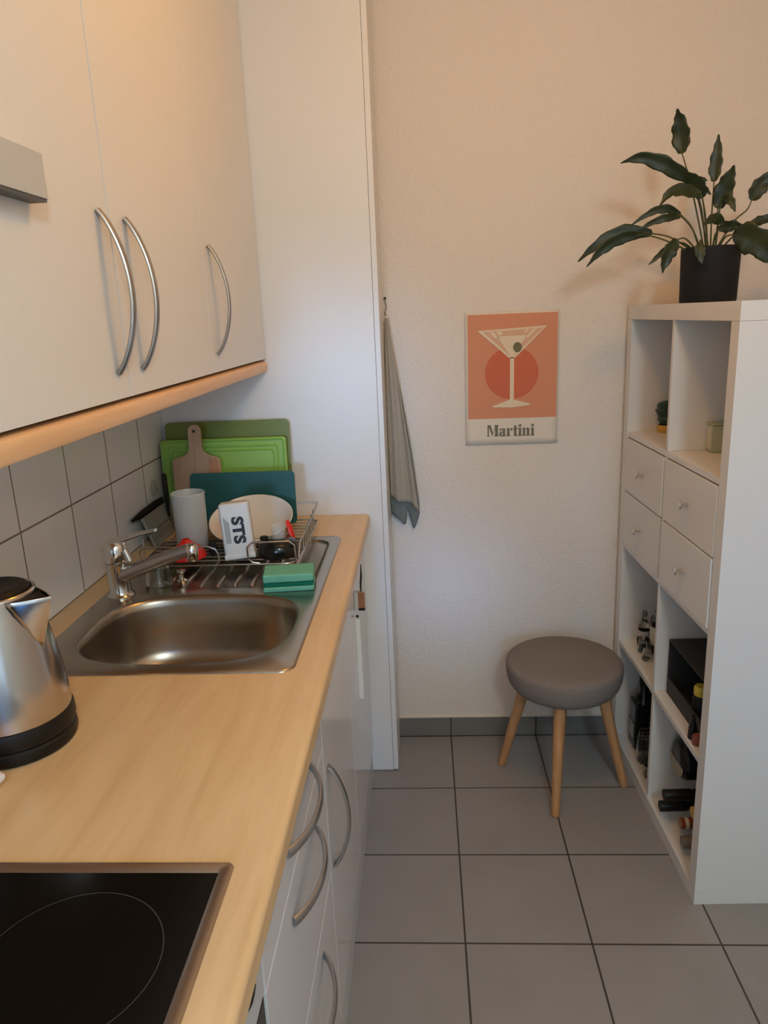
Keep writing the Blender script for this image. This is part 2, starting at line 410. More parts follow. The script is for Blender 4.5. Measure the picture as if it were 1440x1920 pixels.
# ------------------------------------------------------------------ worktop with cut-outs for sink and hob
SX0, SX1, SY0, SY1 = -1.366, -.8835, -.447, .338       # sink
HX0, HX1, HY0, HY1 = -1.376, -.8665, -1.49, -.9035     # hob
b = MB(); zt, zb = ZC, ZC-.038
yy = [-1.9, HY0+.012, HY1-.012, SY0+.012, SY1-.012, YP-.0015]
front = [(XC-.045,zb),(XC-.004,zb),(XC-.0008,zb+.003),(XC,zb+.008),(XC,zt-.010)] + [(XC-.010+.010*math.cos(a),zt-.010+.010*math.sin(a)) for a in (PI/8,PI/4,3*PI/8)] + [(XC-.010,zt),(XC-.045,zt)]
b.prism(front, yy[-1]-yy[0], T((0,yy[-1],0)) @ RX(PI/2))
bx = XL+.0065
b.box(bx, XC-.045, yy[0], yy[1], zb, zt); b.box(bx, XC-.045, yy[2], yy[3], zb, zt); b.box(bx, XC-.045, yy[4], yy[5], zb, zt)
b.box(bx, HX0+.012, yy[1], yy[2], zb, zt); b.box(HX1-.012, XC-.045, yy[1], yy[2], zb, zt)
b.box(bx, SX0+.012, yy[3], yy[4], zb, zt); b.box(SX1-.012, XC-.045, yy[3], yy[4], zb, zt)
tag(b.build('worktop', M['maple'], angle=30), 'long pale maple worktop with the sink and the hob set into it', 'worktop')

# ------------------------------------------------------------------ sink
def loop_bm(b, pts, z): return [b.verts.new((x,y,z)) for x, y in pts]
def ring_edges(b, vs): return [b.edges.new((vs[k], vs[(k+1)%len(vs)])) for k in range(len(vs))]
def bridge(b, A, B):
    n_ = len(A)
    for k in range(n_): b.faces.new((A[k], A[(k+1)%n_], B[(k+1)%n_], B[k]))
def superell(cx, cy, a, c, p, n=96):
    out = []
    for k in range(n):
        t = 2*PI*k/n; ct, st = math.cos(t), math.sin(t)
        out.append((cx+a*math.copysign(abs(ct)**(2/p), ct), cy+c*math.copysign(abs(st)**(2/p), st)))
    return out
t = thing('kitchen_sink', 'stainless steel sink with a rounded bowl and ribbed draining board', 'sink', (-1.12,-.05,ZC))
q = bmesh.new(); zr = ZC+.0045
outer = rrect(SX0, SX1, SY0, SY1, .022, 8)
bas = lambda k: superell(-1.1125, -.2535, .2075-k, .168-k, 3.0)
dra = lambda k: rrect(-1.283+k, -.902-k, -.046+k, .312-k, .05-k*.5, 10)
O = loop_bm(q, outer, zr); B0 = loop_bm(q, bas(0), zr); D0 = loop_bm(q, dra(0), zr)
es = ring_edges(q, O)+ring_edges(q, B0)+ring_edges(q, D0)
bmesh.ops.triangle_fill(q, use_beauty=True, use_dissolve=False, edges=es)
prev = O
for k, z in ((-.0025,zr-.001),(-.0045,zr-.003),(-.005,ZC+.0004)):
    nx = loop_bm(q, rrect(SX0+k,SX1-k,SY0+k,SY1-k,.022-k,8), z); bridge(q, prev, nx); prev = nx
prev = B0
for k, z in ((.003,zr-.0006),(.006,zr-.003),(.009,zr-.009),(.011,zr-.02),(.015,zr-.07),(.020,zr-.115),(.028,zr-.135),(.042,zr-.147),(.065,zr-.150)):
    nx = loop_bm(q, bas(k), z); bridge(q, prev, nx); prev = nx
q.faces.new(prev)
prev = D0
for k, z in ((.003,zr-.0008),(.005,zr-.003),(.0075,zr-.0055),(.012,zr-.0065)):
    nx = loop_bm(q, dra(k), z); bridge(q, prev, nx); prev = nx
q.faces.new(prev)
bmesh.ops.recalc_face_normals(q, faces=q.faces)
if sum(f.normal.z*f.calc_area() for f in q.faces) < 0: bmesh.ops.reverse_faces(q, faces=q.faces)
mb = MB(); mb._add(q); mb.build('bowl_and_drainer', M['sink'], t, 40)
for k in range(8):
    x = -1.245 + k*.0395
    mb = MB(); mb.tube([(x,-.028,zr-.0078),(x,-.02,zr-.0052),(x,.26,zr-.0052),(x,.268,zr-.0078)], .0052, 10, flat=.9); mb.build('drainer_rib', M['sink'], t)
mb = MB(); mb.lathe([(.042,.0008),(.042,.002),(.034,.003),(.028,.0012),(0,.0012)], 32, mtx=T((-1.1125,-.2535,zr-.150))); mb.build('drain', M['chrome'], t)

# ------------------------------------------------------------------ tap
FX, FY = -1.3255, -.082
t = thing('faucet', 'chrome single-lever tap with a long swivel spout at the back of the sink', 'tap', (FX,FY,zr))
b = MB(); b.lathe([(.030,0),(.030,.004),(.026,.008),(.0235,.014),(.023,.070),(.0245,.074),(.0245,.078),(.022,.080)], 40, mtx=T((FX,FY,zr))); b.build('body', M['faucet'], t)
b = MB(); b.lathe([(.022,.0805),(.0255,.083),(.0265,.092),(.026,.110),(.023,.122),(.016,.129),(0,.131)], 40, mtx=T((FX,FY,zr))); b.build('cap', M['chrome'], t)
b = MB()
pts = [(FX-.024,FY,zr+.112),(FX-.005,FY-.001,zr+.123),(FX+.03,FY-.002,zr+.134),(FX+.065,FY-.004,zr+.144),(FX+.098,FY-.006,zr+.151)]
b.tube(pts, [.016,.019,.015,.011,.008], 14, flat=.42, up=(0,.001,1)); b.build('lever', M['chrome'], t)
b = MB(); b.tube([(FX-.004,FY-.004,zr+.046),(FX+.05,FY-.006,zr+.065),(FX+.11,FY-.009,zr+.087),(FX+.168,FY-.012,zr+.107)], [.0175,.016,.0148,.014], 20); sp = b.build('spout', M['spout'], t)
b = MB(); b.lathe([(0,-.022),(.010,-.022),(.012,-.018),(.0135,-.004),(.0135,.008),(.010,.014),(0,.0155)], 24, mtx=T((FX+.174,FY-.0125,zr+.104))); b.build('aerator', M['chrome'], sp)
b = MB(); b.tube([(FX+.026,FY-.012,zr+.110),(FX+.036,FY-.014,zr+.085)], .0075, 12); b.build('lever_stop', M['faucet'], t)

# ------------------------------------------------------------------ hob
t = thing('hob', 'black ceramic hob in a steel frame, set into the near end of the worktop', 'hob', (-1.12,-1.2,ZC))
b = MB(); w = .0145; z0, z1 = ZC+.0003, ZC+.0055
q = bmesh.new(); A = loop_bm(q, rrect(HX0,HX1,HY0,HY1,.004,4), z0); B1 = loop_bm(q, rrect(HX0+.002,HX1-.002,HY0+.002,HY1-.002,.004,4), z1)
C1 = loop_bm(q, rrect(HX0+w-.004,HX1-w+.004,HY0+w-.004,HY1-w+.004,.003,4), z1); D1 = loop_bm(q, rrect(HX0+w,HX1-w,HY0+w,HY1-w,.002,4), z1-.003); E1 = loop_bm(q, rrect(HX0+w,HX1-w,HY0+w,HY1-w,.002,4), z0)
for a_, c_ in ((A,B1),(B1,C1),(C1,D1),(D1,E1),(E1,A)): bridge(q, a_, c_)
bmesh.ops.recalc_face_normals(q, faces=q.faces)
b._add(q); b.build('frame', M['hobframe'], t)
b = MB(); b.box(HX0+w+.0002,HX1-w-.0002,HY0+w+.0002,HY1-w-.0002,ZC-.006,ZC+.0025); gl = b.build('glass', M['hobglass'], t)
def flat_ring(cx, cy, r0, r1, z):
    q = bmesh.new(); n_ = 96
    A = loop_bm(q, [(cx+r0*math.cos(2*PI*k/n_), cy+r0*math.sin(2*PI*k/n_)) for k in range(n_)], z)
    B = loop_bm(q, [(cx+r1*math.cos(2*PI*k/n_), cy+r1*math.sin(2*PI*k/n_)) for k in range(n_)], z); bridge(q, B, A)
    bmesh.ops.recalc_face_normals(q, faces=q.faces); mb = MB(); mb._add(q); return mb
for cx, cy, r in ((-.994,-1.035,.0885),(-1.245,-1.06,.07),(-1.01,-1.33,.07),(-1.25,-1.34,.0885)):
    flat_ring(cx, cy, r-.0011, r, ZC+.0028).build('cooking_zone_mark', M['hobring'], gl)
# ------------------------------------------------------------------ kettle
KX, KY = -1.252, -.648
KT = T((KX,KY,ZC+.0002))
t = thing('electric_kettle', 'brushed steel kettle with a black lid and black base by the tiled wall', 'kettle', (KX,KY,ZC))
b = MB(); b.lathe([(.074,0),(.081,.002),(.083,.008),(.082,.018),(.079,.021),(0,.021)], 64, mtx=KT); b.build('power_base', M['black'], t)
b = MB(); b.lathe([(.078,.0215),(.0815,.024),(.083,.030),(.082,.044),(.0805,.049),(.079,.050)], 64, mtx=KT); b.build('base_ring', M['black'], t)
prof = [(.0795,.0503),(.0797,.056),(.0785,.075),(.075,.11),(.070,.145),(.0645,.18),(.060,.205),(.0575,.222),(.0568,.228),(.0560,.2315),(.0535,.233),(.0515,.2318),(.0505,.226),(.0,.2255)]
b = MB(); b.lathe(prof, 72, mtx=KT, cap0=False); bd = b.build('body', M['kettle'], t, 50)
# spout: a V-shaped beak on the side towards the sink, with a dark opening at its lip
ang = math.radians(-9)
SP = KT @ RZ(ang)
q = bmesh.new()
rows = []
for z, r, hw, out in ((.152,.0690,.002,.0005),(.170,.0663,.012,.010),(.190,.0628,.0215,.021),(.208,.0592,.029,.031),(.221,.0572,.033,.037),(.2275,.0560,.034,.0395),(.2285,.0558,.0335,.0385)):
    row = []
    for k in range(13):
        s_ = -1+2*k/12; y = hw*s_; xs = math.sqrt(max(r*r-y*y,0))-.001
        row.append(q.verts.new((xs + out*(1-abs(s_))**.85*1.0 + 0.0, y, z)))
    rows.append(row)
for a_, c_ in zip(rows, rows[1:]):
    for k in range(12): q.faces.new((a_[k], a_[k+1], c_[k+1], c_[k]))
bmesh.ops.recalc_face_normals(q, faces=q.faces)
mb = MB(); mb._add(q, 0, SP); spo = mb.build('spout', M['kettle'], bd, 60)
sm = spo.modifiers.new('thick', 'SOLIDIFY'); sm.thickness = .0016; sm.offset = -1
b = MB(); pts = [(.0575,-.010),(.0565,-.0265),(.070,-.015),(.0905,-.002),(.0905,.002),(.070,.015),(.0565,.0265),(.0575,.010)]
b.prism([(x,y) for x, y in pts], .0025, SP @ T((0,0,.2225))); b.build('spout_filter', M['black'], spo)
b = MB(); b.lathe([(.0502,.227),(.0495,.2335),(.045,.2375),(.036,.2385),(.030,.2365),(.012,.236),(0,.236)], 56, mtx=KT); b.build('lid', M['black'], t)
b = MB(); hp = [(-.052,0,.225),(-.075,0,.232),(-.100,0,.226),(-.115,0,.200),(-.119,0,.16),(-.115,0,.115),(-.104,0,.08),(-.085,0,.066),(-.074,0,.066)]
# smooth the handle path
def smoothpath(P, n=6):
    P = [Vector(p) for p in P]; out = []
    for i in range(len(P)-1):
        p0, p1, p2, p3 = P[max(i-1,0)], P[i], P[i+1], P[min(i+2,len(P)-1)]
        for k in range(n):
            u = k/n; out.append(.5*((2*p1)+(p2-p0)*u+(2*p0-5*p1+4*p2-p3)*u*u+(3*p1-p0-3*p2+p3)*u**3))
    out.append(P[-1]); return out
HM = KT @ RZ(ang)
b.tube([HM @ p for p in smoothpath(hp)], .0115, 14, flat=.8); b.build('handle', M['black'], t)
# white tip of something lying at the left edge
b = MB(); b.tube([(-1.30,-.79,ZC+.013),(-1.230,-.764,ZC+.013),(-1.216,-.759,ZC+.013),(-1.209,-.7565,ZC+.013)], [.012,.012,.0095,.003], 20)
tag(b.build('utensil_handle', M['white_plastic']), 'rounded white tip of a handle lying on the worktop in front of the kettle', 'utensil')

# ------------------------------------------------------------------ dish rack and what it holds
ZD = zr-.001                                         # draining board surface (top of the ribs)
t = thing('dish_rack', 'thin wire dish rack standing on the draining board', 'dish rack', (-1.15,.24,ZD))
W = .0019
def ring3(pts2, z): return [(x,y,z) for x, y in pts2]
b = MB(); b.tube(ring3(rrect(-1.335,-.958,.065,.455,.03,5), ZD+.017), .0023, 8, closed=True); b.build('base_frame', M['wire'], t)
for k in range(13):
    y = .09+k*.029
    b = MB(); b.tube([(-1.334,y,ZD+.0205),(-.959,y,ZD+.0205)], W, 8); b.build('base_wire', M['wire'], t)
for x, y in ((-1.325,.075),(-.968,.075),(-1.325,.445),(-.968,.445)):
    b = MB(); b.tube([(x,y,ZD+.0165),(x,y,ZD+.0005)], .0035, 10); b.build('foot', M['wire'], t)
b = MB(); b.tube([(-1.334,.068,ZD+.02),(-1.334,.066,ZD+.055),(-1.325,.064,ZD+.065),(-1.165,.062,ZD+.065),(-1.148,.062,ZD+.058),(-1.142,.062,ZD+.045),(-1.142,.064,ZD+.028),(-1.150,.066,ZD+.019)], .0023, 8); b.build('front_loop', M['wire'], t)
b = MB(); b.tube([(-1.045,.066,ZD+.019),(-1.062,.064,ZD+.022),(-1.072,.062,ZD+.034),(-1.072,.062,ZD+.060),(-1.060,.062,ZD+.072),(-.972,.064,ZD+.072),(-.960,.066,ZD+.062),(-.958,.067,ZD+.02)], .0023, 8); b.build('front_loop', M['wire'], t)
b = MB(); b.tube([(-.958,.10,ZD+.019),(-.957,.12,ZD+.05),(-.953,.30,ZD+.062),(-.951,.385,ZD+.075),(-.950,.400,ZD+.08),(-.975,.402,ZD+.082),(-1.005,.402,ZD+.080)], .0023, 8); b.build('side_rail', M['wire'], t)
for k in range(6):
    y = .17+k*.035
    b = MB(); b.tube([(-.958,y,ZD+.019),(-.955,y,ZD+.055+.004*k)], W, 8); b.build('side_wire', M['wire'], t)
b = MB(); b.tube([(-1.334,.09,ZD+.019),(-1.336,.10,ZD+.075),(-1.336,.44,ZD+.075),(-1.334,.45,ZD+.019)], .0023, 8); b.build('side_rail', M['wire'], t)

def board(name, mats, x0, x1, z0, z1, y, th, r, lean, label, cat, extra=None):
    """an upright board leaning back (towards +Y)"""
    mtx = T((0,y,z0)) @ RX(-lean) @ T((0,0,0)) @ RX(PI/2)
    tt = thing(name, label, cat, ((x0+x1)/2,y,z0), 0, 'cutting boards behind the dish rack')
    b = MB(); b.prism([(x,zz) for x, zz in rrect(x0,x1,0,z1-z0,r,5)], th, mtx, bev=th*.3); pp = b.build('board', mats, tt)
    if extra: extra(tt, pp, mtx, th)
    return tt
ZK = ZC+.0004
board('cutting_board', M['olive'], -1.41, -1.040, ZK, 1.194, .533, .006, .016, .06, 'large olive green cutting board, the rearmost of the boards leaning on the tall cabinet', 'cutting board')
def lime_rim(tt, pp, mtx, th):
    for k, (ins, w_) in enumerate(((.004,.004),(.022,.003),(.034,.003))):
        x0, x1, z1 = -1.418+.046*0+ins, -1.049-ins, .254-ins
        b = MB(); b.tube([mtx @ Vector((x,zz,th+.0005)) for x, zz in rrect(x0,x1,ins,z1,.008,5)], w_, 8, closed=True); b.build('raised_rim', M['lime'], tt)
board('cutting_tray', M['lime'], -1.417, -1.047, ZK, 1.148, .506, .006, .010, .06, 'light green cutting tray with raised rims, in front of the olive board', 'cutting board', lime_rim)
# wooden paddle board with a handle
tt = thing('paddle_board', 'small wooden serving board with a holed handle, behind the dark teal board', 'cutting board', (-1.305,.478,ZK))
mtx = T((0,.478,ZK)) @ RX(-.05) @ RX(PI/2)
body = [(-1.375,0),(-1.235,0),(-1.235,.196)] + [(-1.235-.012*(1-math.cos(a)),.196+.012*math.sin(a)) for a in (.5,1.0,1.5)] + [(-1.268,.214),(-1.279,.222),(-1.2845,.235),(-1.2845,.283)] + \
       [(-1.3035+.019*math.cos(a),.283+.019*math.sin(a)) for a in (.4,.8,1.2,1.57,1.95,2.35,2.75)] + [(-1.3225,.283),(-1.3225,.235),(-1.328,.222),(-1.340,.214),(-1.363,.208),(-1.3715,.203),(-1.375,.196)]
b = MB(); b.prism(body, .012, mtx, bev=.003); b.build('board', M['board_light'], tt)
b = MB(); b.prism([(-1.2665,.003),(-1.238,.003),(-1.238,.195),(-1.246,.205),(-1.2665,.210)], .0008, mtx @ T((0,0,.0118))); ob = b.build('inlay_strip', M['board_dark'], tt); ob['label'] = 'redder strip of wood'
b = MB(); b.lathe([(0,0),(.0045,0),(.0045,.0008),(0,.0008)], 16, mtx=mtx @ T((-1.3035,.283,.0118))); b.build('hanging_hole', M['groove'], tt)
board('cutting_mat', M['teal'], -1.306, -1.010, ZD+.023, 1.068, .405, .005, .012, .05, 'dark teal cutting board standing in the dish rack behind the white bowl', 'cutting board')
# white bowl leaning back in the rack
BM = T((-1.110,.280,ZD+.0695)) @ RX(math.radians(20)) @ Matrix.Scale(.95,4)
t = thing('bowl', 'white bowl tilted towards the camera in the dish rack', 'bowl', (-1.112,.27,ZD+.022))
b = MB(); b.lathe([(0,-.052),(.035,-.052),(.060,-.045),(.088,-.028),(.106,-.008),(.115,.004),(.1165,.006),(.1145,.0075),(.108,.003),(.100,-.008),(.082,-.026),(.055,-.040),(0,-.045)], 64, mtx=BM); b.build('body', M['ceramic'], t, 50)
# frosted cup
t = thing('plastic_cup', 'tall frosted translucent plastic cup left of the white bowl', 'cup', (-1.248,.205,ZD+.022))
b = MB(); b.lathe([(0,0),(.037,0),(.039,.002),(.041,.085),(.0415,.137),(.0428,.141),(.0415,.143),(.0395,.139),(.0385,.085),(.036,.004),(0,.004)], 48, mtx=T((-1.248,.205,ZD+.0228))); b.build('body', M['frost'], t, 50)
# white container with rotated print
CM = T((-1.098,.103,ZD+.0245)) @ RY(math.radians(-3.5)) @ RZ(math.radians(9)) @ RX(math.radians(-5))
t = thing('printed_container', 'white rectangular container with black sideways lettering, in front of the bowl', 'container', (-1.098,.10,ZD+.022))
b = MB(); b.box(-.036,.036,-.024,.024,.0,.136,.007,3,mtx=CM); cb_ = b.build('body', M['carton'], t)
b = MB(); b.box(-.0375,.0375,-.0255,.0255,-.001,.013,.004,2,mtx=CM); b.build('lid', M['carton'], t)
tb = text_bm('STS', .043, .0022, CM @ T((.004,-.0243,.070)) @ RX(PI/2) @ RZ(-PI/2) @ Matrix.Diagonal((.95,.85,1,1)), 1.05)
tb.build('lettering', M['ink'], cb_, smooth=False)
b = MB()
for k in range(4): b.box(-.0255+k*.0032-.0012,-.0255+k*.0032,-.0244,-.0240,.040,.104-.004*k,mtx=CM)
b.build('stripe_print', M['ink'], cb_, smooth=False)
# red silicone dome + small red spatula
t = thing('silicone_funnel', 'glossy red silicone funnel lying in the rack behind the tap spout', 'funnel', (-1.245,.125,ZD+.022))
b = MB(); b.lathe([(.046,0),(.048,.002),(.044,.012),(.034,.024),(.020,.033),(.010,.044),(.008,.046),(.0075,.044),(.010,.036),(.018,.030),(.032,.021),(.042,.010),(.0455,.001)], 40, mtx=T((-1.236,.117,ZD+.0228)) @ RZ(.3)); b.build('body', M['red'], t, 50)
b = MB(); b.tube([(-.997,.19,ZD+.089),(-.990,.183,ZD+.070),(-.984,.176,ZD+.052),(-.978,.168,ZD+.024)], [.005,.0085,.008,.004], 12, flat=.5)
tag(b.build('red_peeler', M['red']), 'small red plastic handle standing between the white bowl and the rack side', 'peeler')
# clear tub, black bowl, black knob
t = thing('clear_tub', 'small clear plastic tub standing on the upturned black pan', 'tub', (-1.008,.128,ZD+.063))
b = MB(); b.lathe([(0,0),(.016,0),(.0175,.016),(.019,.030),(.0205,.032),(.018,.032),(.0165,.016),(.015,.002),(0,.002)], 32, mtx=T((-1.008,.128,ZD+.0632)) @ RX(.0)); b.build('body', M['clear'], t, 50)
t = thing('small_pan', 'small glossy black pan upside down at the front right of the rack', 'pan', (-1.012,.112,ZD+.022))
b = MB(); b.lathe([(.048,.0),(.0495,.002),(.0485,.020),(.045,.032),(.036,.039),(0,.040),(0,.037),(.034,.036),(.043,.030),(.0465,.019),(.0465,.001)], 40, mtx=T((-1.010,.121,ZD+.0228))); b.build('body', M['blackgloss'], t, 50)
b = MB(); b.lathe([(0,0),(.009,0),(.0105,.004),(.0095,.009),(0,.011)], 20, mtx=T((-1.041,.112,ZD+.0625))); b.build('knob', M['black'], t)
b = MB(); b.box(-1.186,-1.166,.128,.140,ZD+.0235,ZD+.052,.003); tag(b.build('clip', M['black']), 'small black clip between the frosted cup and the printed container', 'clip')
# sponge
SM = T((-.955,-.045,ZD+.0128)) @ RZ(math.radians(6)) @ RX(math.radians(3))
t = thing('sponge', 'light green kitchen sponge with a dark green layer, at the front of the draining board', 'sponge', (-.957,-.047,ZD))
b = MB(); b.box(-.0555,.0555,-.031,.034,.0095,.0285,.004,3,mtx=SM); b.build('foam_top', M['foam'], t)
b = MB(); b.box(-.0545,.0545,-.0325,.034,.001,.0093,.0015,2,mtx=SM); b.build('scourer', M['scour'], t)
b = MB(); b.box(-.0555,.0555,-.035,.034,-.0105,.0008,.003,3,mtx=SM); b.build('foam_bottom', M['foam'], t)
# small glass by the tap
t = thing('small_glass', 'small upturned clear glass beside the foot of the tap', 'glass', (-1.262,-.045,ZD))
b = MB(); b.lathe([(.030,0),(.0305,.001),(.028,.042),(.026,.046),(0,.046),(0,.041),(.024,.040),(.0285,.001)], 36, mtx=T((-1.264,-.010,ZD+.0006))); b.build('body', M['glass'], t, 50)
b = MB(); b.lathe([(0,0),(.013,0),(.013,.006),(.006,.010),(.005,.022),(.010,.026),(.010,.030),(0,.031)], 24, mtx=T((-1.213,-.004,ZD+.0006)))
tag(b.build('sink_plug', M['chrome']), 'chrome sink plug with a knob beside the small glass', 'plug')
# grey tray against the tiles, black-handled tools
tm = T((-1.376,.275,ZK)) @ RY(math.radians(-20))
t = thing('baking_tray', 'grey tray leaning sideways against the wall tiles behind the tap', 'tray', (-1.37,.4,ZK))
q = MB(); q.box(0,.004,0,.225,0,.085,.0015,2,mtx=tm); q.build('tray_base', M['boxgrey'], t)
b = MB(); b.tube([tm @ Vector(p) for p in ((.002,0,0.002),(.002,.0,.085),(.002,.225,.085),(.002,.225,.002))], .0035, 8); b.build('rim', M['boxgrey'], t)
b = MB(); b.tube([(-1.414,.235,.9815),(-1.414,.30,.9815),(-1.4135,.40,.9815),(-1.413,.463,.981)], [.004,.0105,.013,.011], 14, flat=.5, up=(1,0,0))
tag(b.build('knife', M['black']), 'black knife handle lying along the top edge of the grey tray', 'knife')
b = MB(); b.tube([(-1.385,.437,ZK+.001),(-1.388,.436,.96),(-1.388,.436,1.0),(-1.389,.436,1.06),(-1.389,.436,1.066)], [.005,.006,.010,.0095,.004], 14, flat=.7)
tag(b.build('spatula', M['black']), 'upright black utensil handle standing beside the wooden paddle board', 'spatula')
t = thing('suction_hook', 'clear suction hook stuck to the wall tile near the cutting boards', 'hook', (XL+.0065,.447,1.02))
b = MB(); b.lathe([(0,0),(.024,0),(.023,.002),(.014,.005),(.009,.010),(0,.011)], 32, mtx=T((XL+.0066,.447,1.021)) @ RY(PI/2)); b.build('suction_cup', M['clear'], t)
b = MB(); b.tube([(XL+.016,.447,1.018),(XL+.018,.449,.995),(XL+.018,.451,.975),(XL+.021,.452,.966),(XL+.027,.452,.966),(XL+.030,.452,.974)], [.004,.005,.0055,.0055,.005,.004], 12, flat=.6); b.build('hook', M['clear'], t)
# ------------------------------------------------------------------ poster
t = thing('poster', 'coral cocktail-glass poster pinned to the back wall', 'poster', (-.37,YB,1.26))
pm = basis((-.3675,YB-.0042,1.262), (1,0,0), (0,0,1), (0,-1,0)) @ RZ(math.radians(-.2))
PW, PH = .292, .414
def poly(pts, z, m_, name, parent, th=.0004):
    b = MB(); b.prism(pts, th, pm @ T((0,0,z))); return b.build(name, m_, parent, smooth=False)
b = MB()
P = []
for i in range(21):
    row = []
    for j in range(15):
        x = -PW/2+PW*j/14; y = -PH/2+PH*i/20
        curl = .0*max(0,(abs(y)/(PH/2)-.8)/.2)**2*abs(x/(PW/2))
        row.append(pm @ Vector((x,y,0)))
    P.append(row)
b.grid(P); pa = b.build('paper', M['paper'], t)
s_ = pa.modifiers.new('thick','SOLIDIFY'); s_.thickness = .0006; s_.offset = -1
# artwork: px frame of the photo's poster
def U(x, y): return (-PW/2+PW*(x-195)/(1250-195), PH/2-PH*(y-150)/(1650-150))
X0, Y1 = U(228,175); X1, Y0 = U(1232,1345)
poly([(X0,Y0),(X1,Y0),(X1,Y1),(X0,Y1)], .0003, M['coral'], 'printed_panel', t)
cx, cy = U(722,830); r = .0835
poly([(cx+r*math.cos(2*PI*k/64), cy+r*.97*math.sin(2*PI*k/64)) for k in range(64)], .0010, M['vermilion'], 'printed_circle', t)
ob = poly([U(338,352),U(1112,318),U(760,660),U(690,660)], .0015, M['peach'], 'printed_glass', t)
gl = ob
b = MB()
def strip(pts, z=.0020): b.prism(pts, .0004, pm @ T((0,0,z)))
strip([U(338,352),U(1112,318),U(1075,338),U(400,368)])
strip([U(338,352),U(400,368),U(735,668),U(690,660)]); strip([U(1112,318),U(1075,338),U(715,668),U(760,660)])
strip([U(470,372),U(520,370),U(580,440),U(540,440)]); strip([U(545,365),U(610,362),U(618,405),U(578,408)])
strip([U(960,345),U(1000,343),U(900,440),U(878,440)]); strip([U(885,350),U(915,348),U(880,385),U(850,388)])
strip([U(560,420),U(890,415),U(738,650),U(712,650)])
strip([U(703,655),U(748,655),U(748,1130),U(703,1130)])
strip([U(703,1131),U(748,1131),U(935,1185),U(930,1200),U(722,1222),U(512,1215),U(510,1200)])
b.build('glass_highlights', M['cream'], gl, smooth=False)
ox, oy = U(785,545)
poly([(ox+.0135*math.cos(2*PI*k/32), oy+.0155*math.sin(2*PI*k/32)) for k in range(32)], .0026, M['olivegreen'], 'printed_olive', gl)
tx, ty = U(718,1485)
def slab_letters():
    """heavy slab lettering, x-height 1, drawn with polygons"""
    R = lambda x0,x1,y0,y1: [(x0,y0),(x1,y0),(x1,y1),(x0,y1)]
    M_ = (1.62, [R(.06,.24,0,1.45), R(0,.34,0,.13), R(1.10,1.50,0,1.45), R(1.02,1.58,0,.13), [(.0,1.45),(.46,1.45),(.86,.42),(.70,.05),(.24,1.2)], [(.86,.42),(1.12,1.45),(1.12,1.05),(.82,.22)], R(1.02,1.58,1.32,1.45)])
    a_ = (.98, [R(.50,.84,0,.98), R(.12,.52,.86,1.0), [(.04,.14),(.16,0),(.50,0),(.50,.12),(.34,.16),(.34,.44),(.50,.48),(.50,.60),(.16,.58),(.04,.44)], R(.06,.30,.70,.92), R(.50,.94,0,.12)])
    r_ = (.86, [R(.08,.42,0,1.0), R(0,.52,0,.12), R(0,.42,.88,1.0), [(.48,.86),(.56,1.0),(.80,1.0),(.82,.72),(.60,.66),(.58,.82)]])
    t_ = (.66, [R(.14,.48,.0,1.34), R(0,.64,.88,1.0), R(.14,.62,0,.14)])
    i_ = (.56, [R(.10,.44,0,1.0), R(0,.54,0,.12), R(0,.44,.88,1.0), R(.10,.44,1.14,1.46)])
    n_ = (1.10, [R(.08,.40,0,1.0), R(0,.48,0,.12), R(0,.40,.88,1.0), R(.62,.96,0,.9), R(.54,1.04,0,.12), [(.46,.86),(.56,1.0),(.84,1.0),(.96,.88),(.62,.80)]])
    x = 0; out = []
    for w_, ps in (M_, a_, r_, t_, i_, n_, i_):
        out += [[(x+px, py) for px, py in p_] for p_ in ps]; x += w_+.03
    return out, x
tx, ty = U(718,1490)
ps, tw = slab_letters(); k_ = .152/tw
b = MB()
for n__, p_ in enumerate(ps): b.prism([(tx+(px-tw/2)*k_, ty+(py-.7)*k_*1.1) for px, py in p_], .0003, pm @ T((0,0,.0004+.00003*n__)))
b.build('lettering', M['lettergreen'], t, smooth=False)

# ------------------------------------------------------------------ tea towel, its hook and bead loop
t = thing('tea_towel', 'beige tea towel with a grey-green reverse hanging beside the tall cabinet', 'towel', (-.74,.77,.8))
def towel_sheet(top_z, bot_f, xl_f, xr_f, y0, amp, ph, rows=44, cols=26):
    P = []
    for i in range(rows+1):
        v_ = i/rows; row = []
        for j in range(cols+1):
            u_ = j/cols
            zt_ = top_z; zb_ = bot_f(u_); z = zt_+(zb_-zt_)*v_
            xl, xr = xl_f(v_), xr_f(v_)
            x = xl+(xr-xl)*u_
            wv = amp*(.25+v_)*math.sin(u_*9+ph+v_*1.2)+.35*amp*math.sin(u_*21+v_*5+ph)
            row.append((x, y0+wv-.016*v_*(1-v_)*2, z))
        P.append(row)
    return P
def lerp_table(tab):
    def f_(v_):
        for (a, x0), (c, x1) in zip(tab, tab[1:]):
            if v_ <= c: return x0+(x1-x0)*(v_-a)/(c-a)
        return tab[-1][1]
    return f_
b = MB(); b.grid(towel_sheet(1.464, lambda u_: .905-.050*u_-.006*math.sin(u_*7), lerp_table([(0,-.757),(.2,-.7625),(1,-.7625)]), lerp_table([(0,-.750),(.25,-.727),(.6,-.700),(1,-.672)]), .757, .0055, .4))
o = b.build('front_layer', M['towel'], t); s_ = o.modifiers.new('thick','SOLIDIFY'); s_.thickness = .004
def botd(u_):
    tab = [(0,.842),(.42,.800),(.5,.803),(.54,.855),(.6,.845),(.78,.788),(.82,.790),(1,.836)]
    return lerp_table(tab)(u_)
b = MB(); b.grid(towel_sheet(1.36, botd, lerp_table([(0,-.7625),(1,-.7605)]), lerp_table([(0,-.735),(.6,-.690),(.92,-.671),(1,-.6705)]), .7735, .0030, 2.0, cols=50))
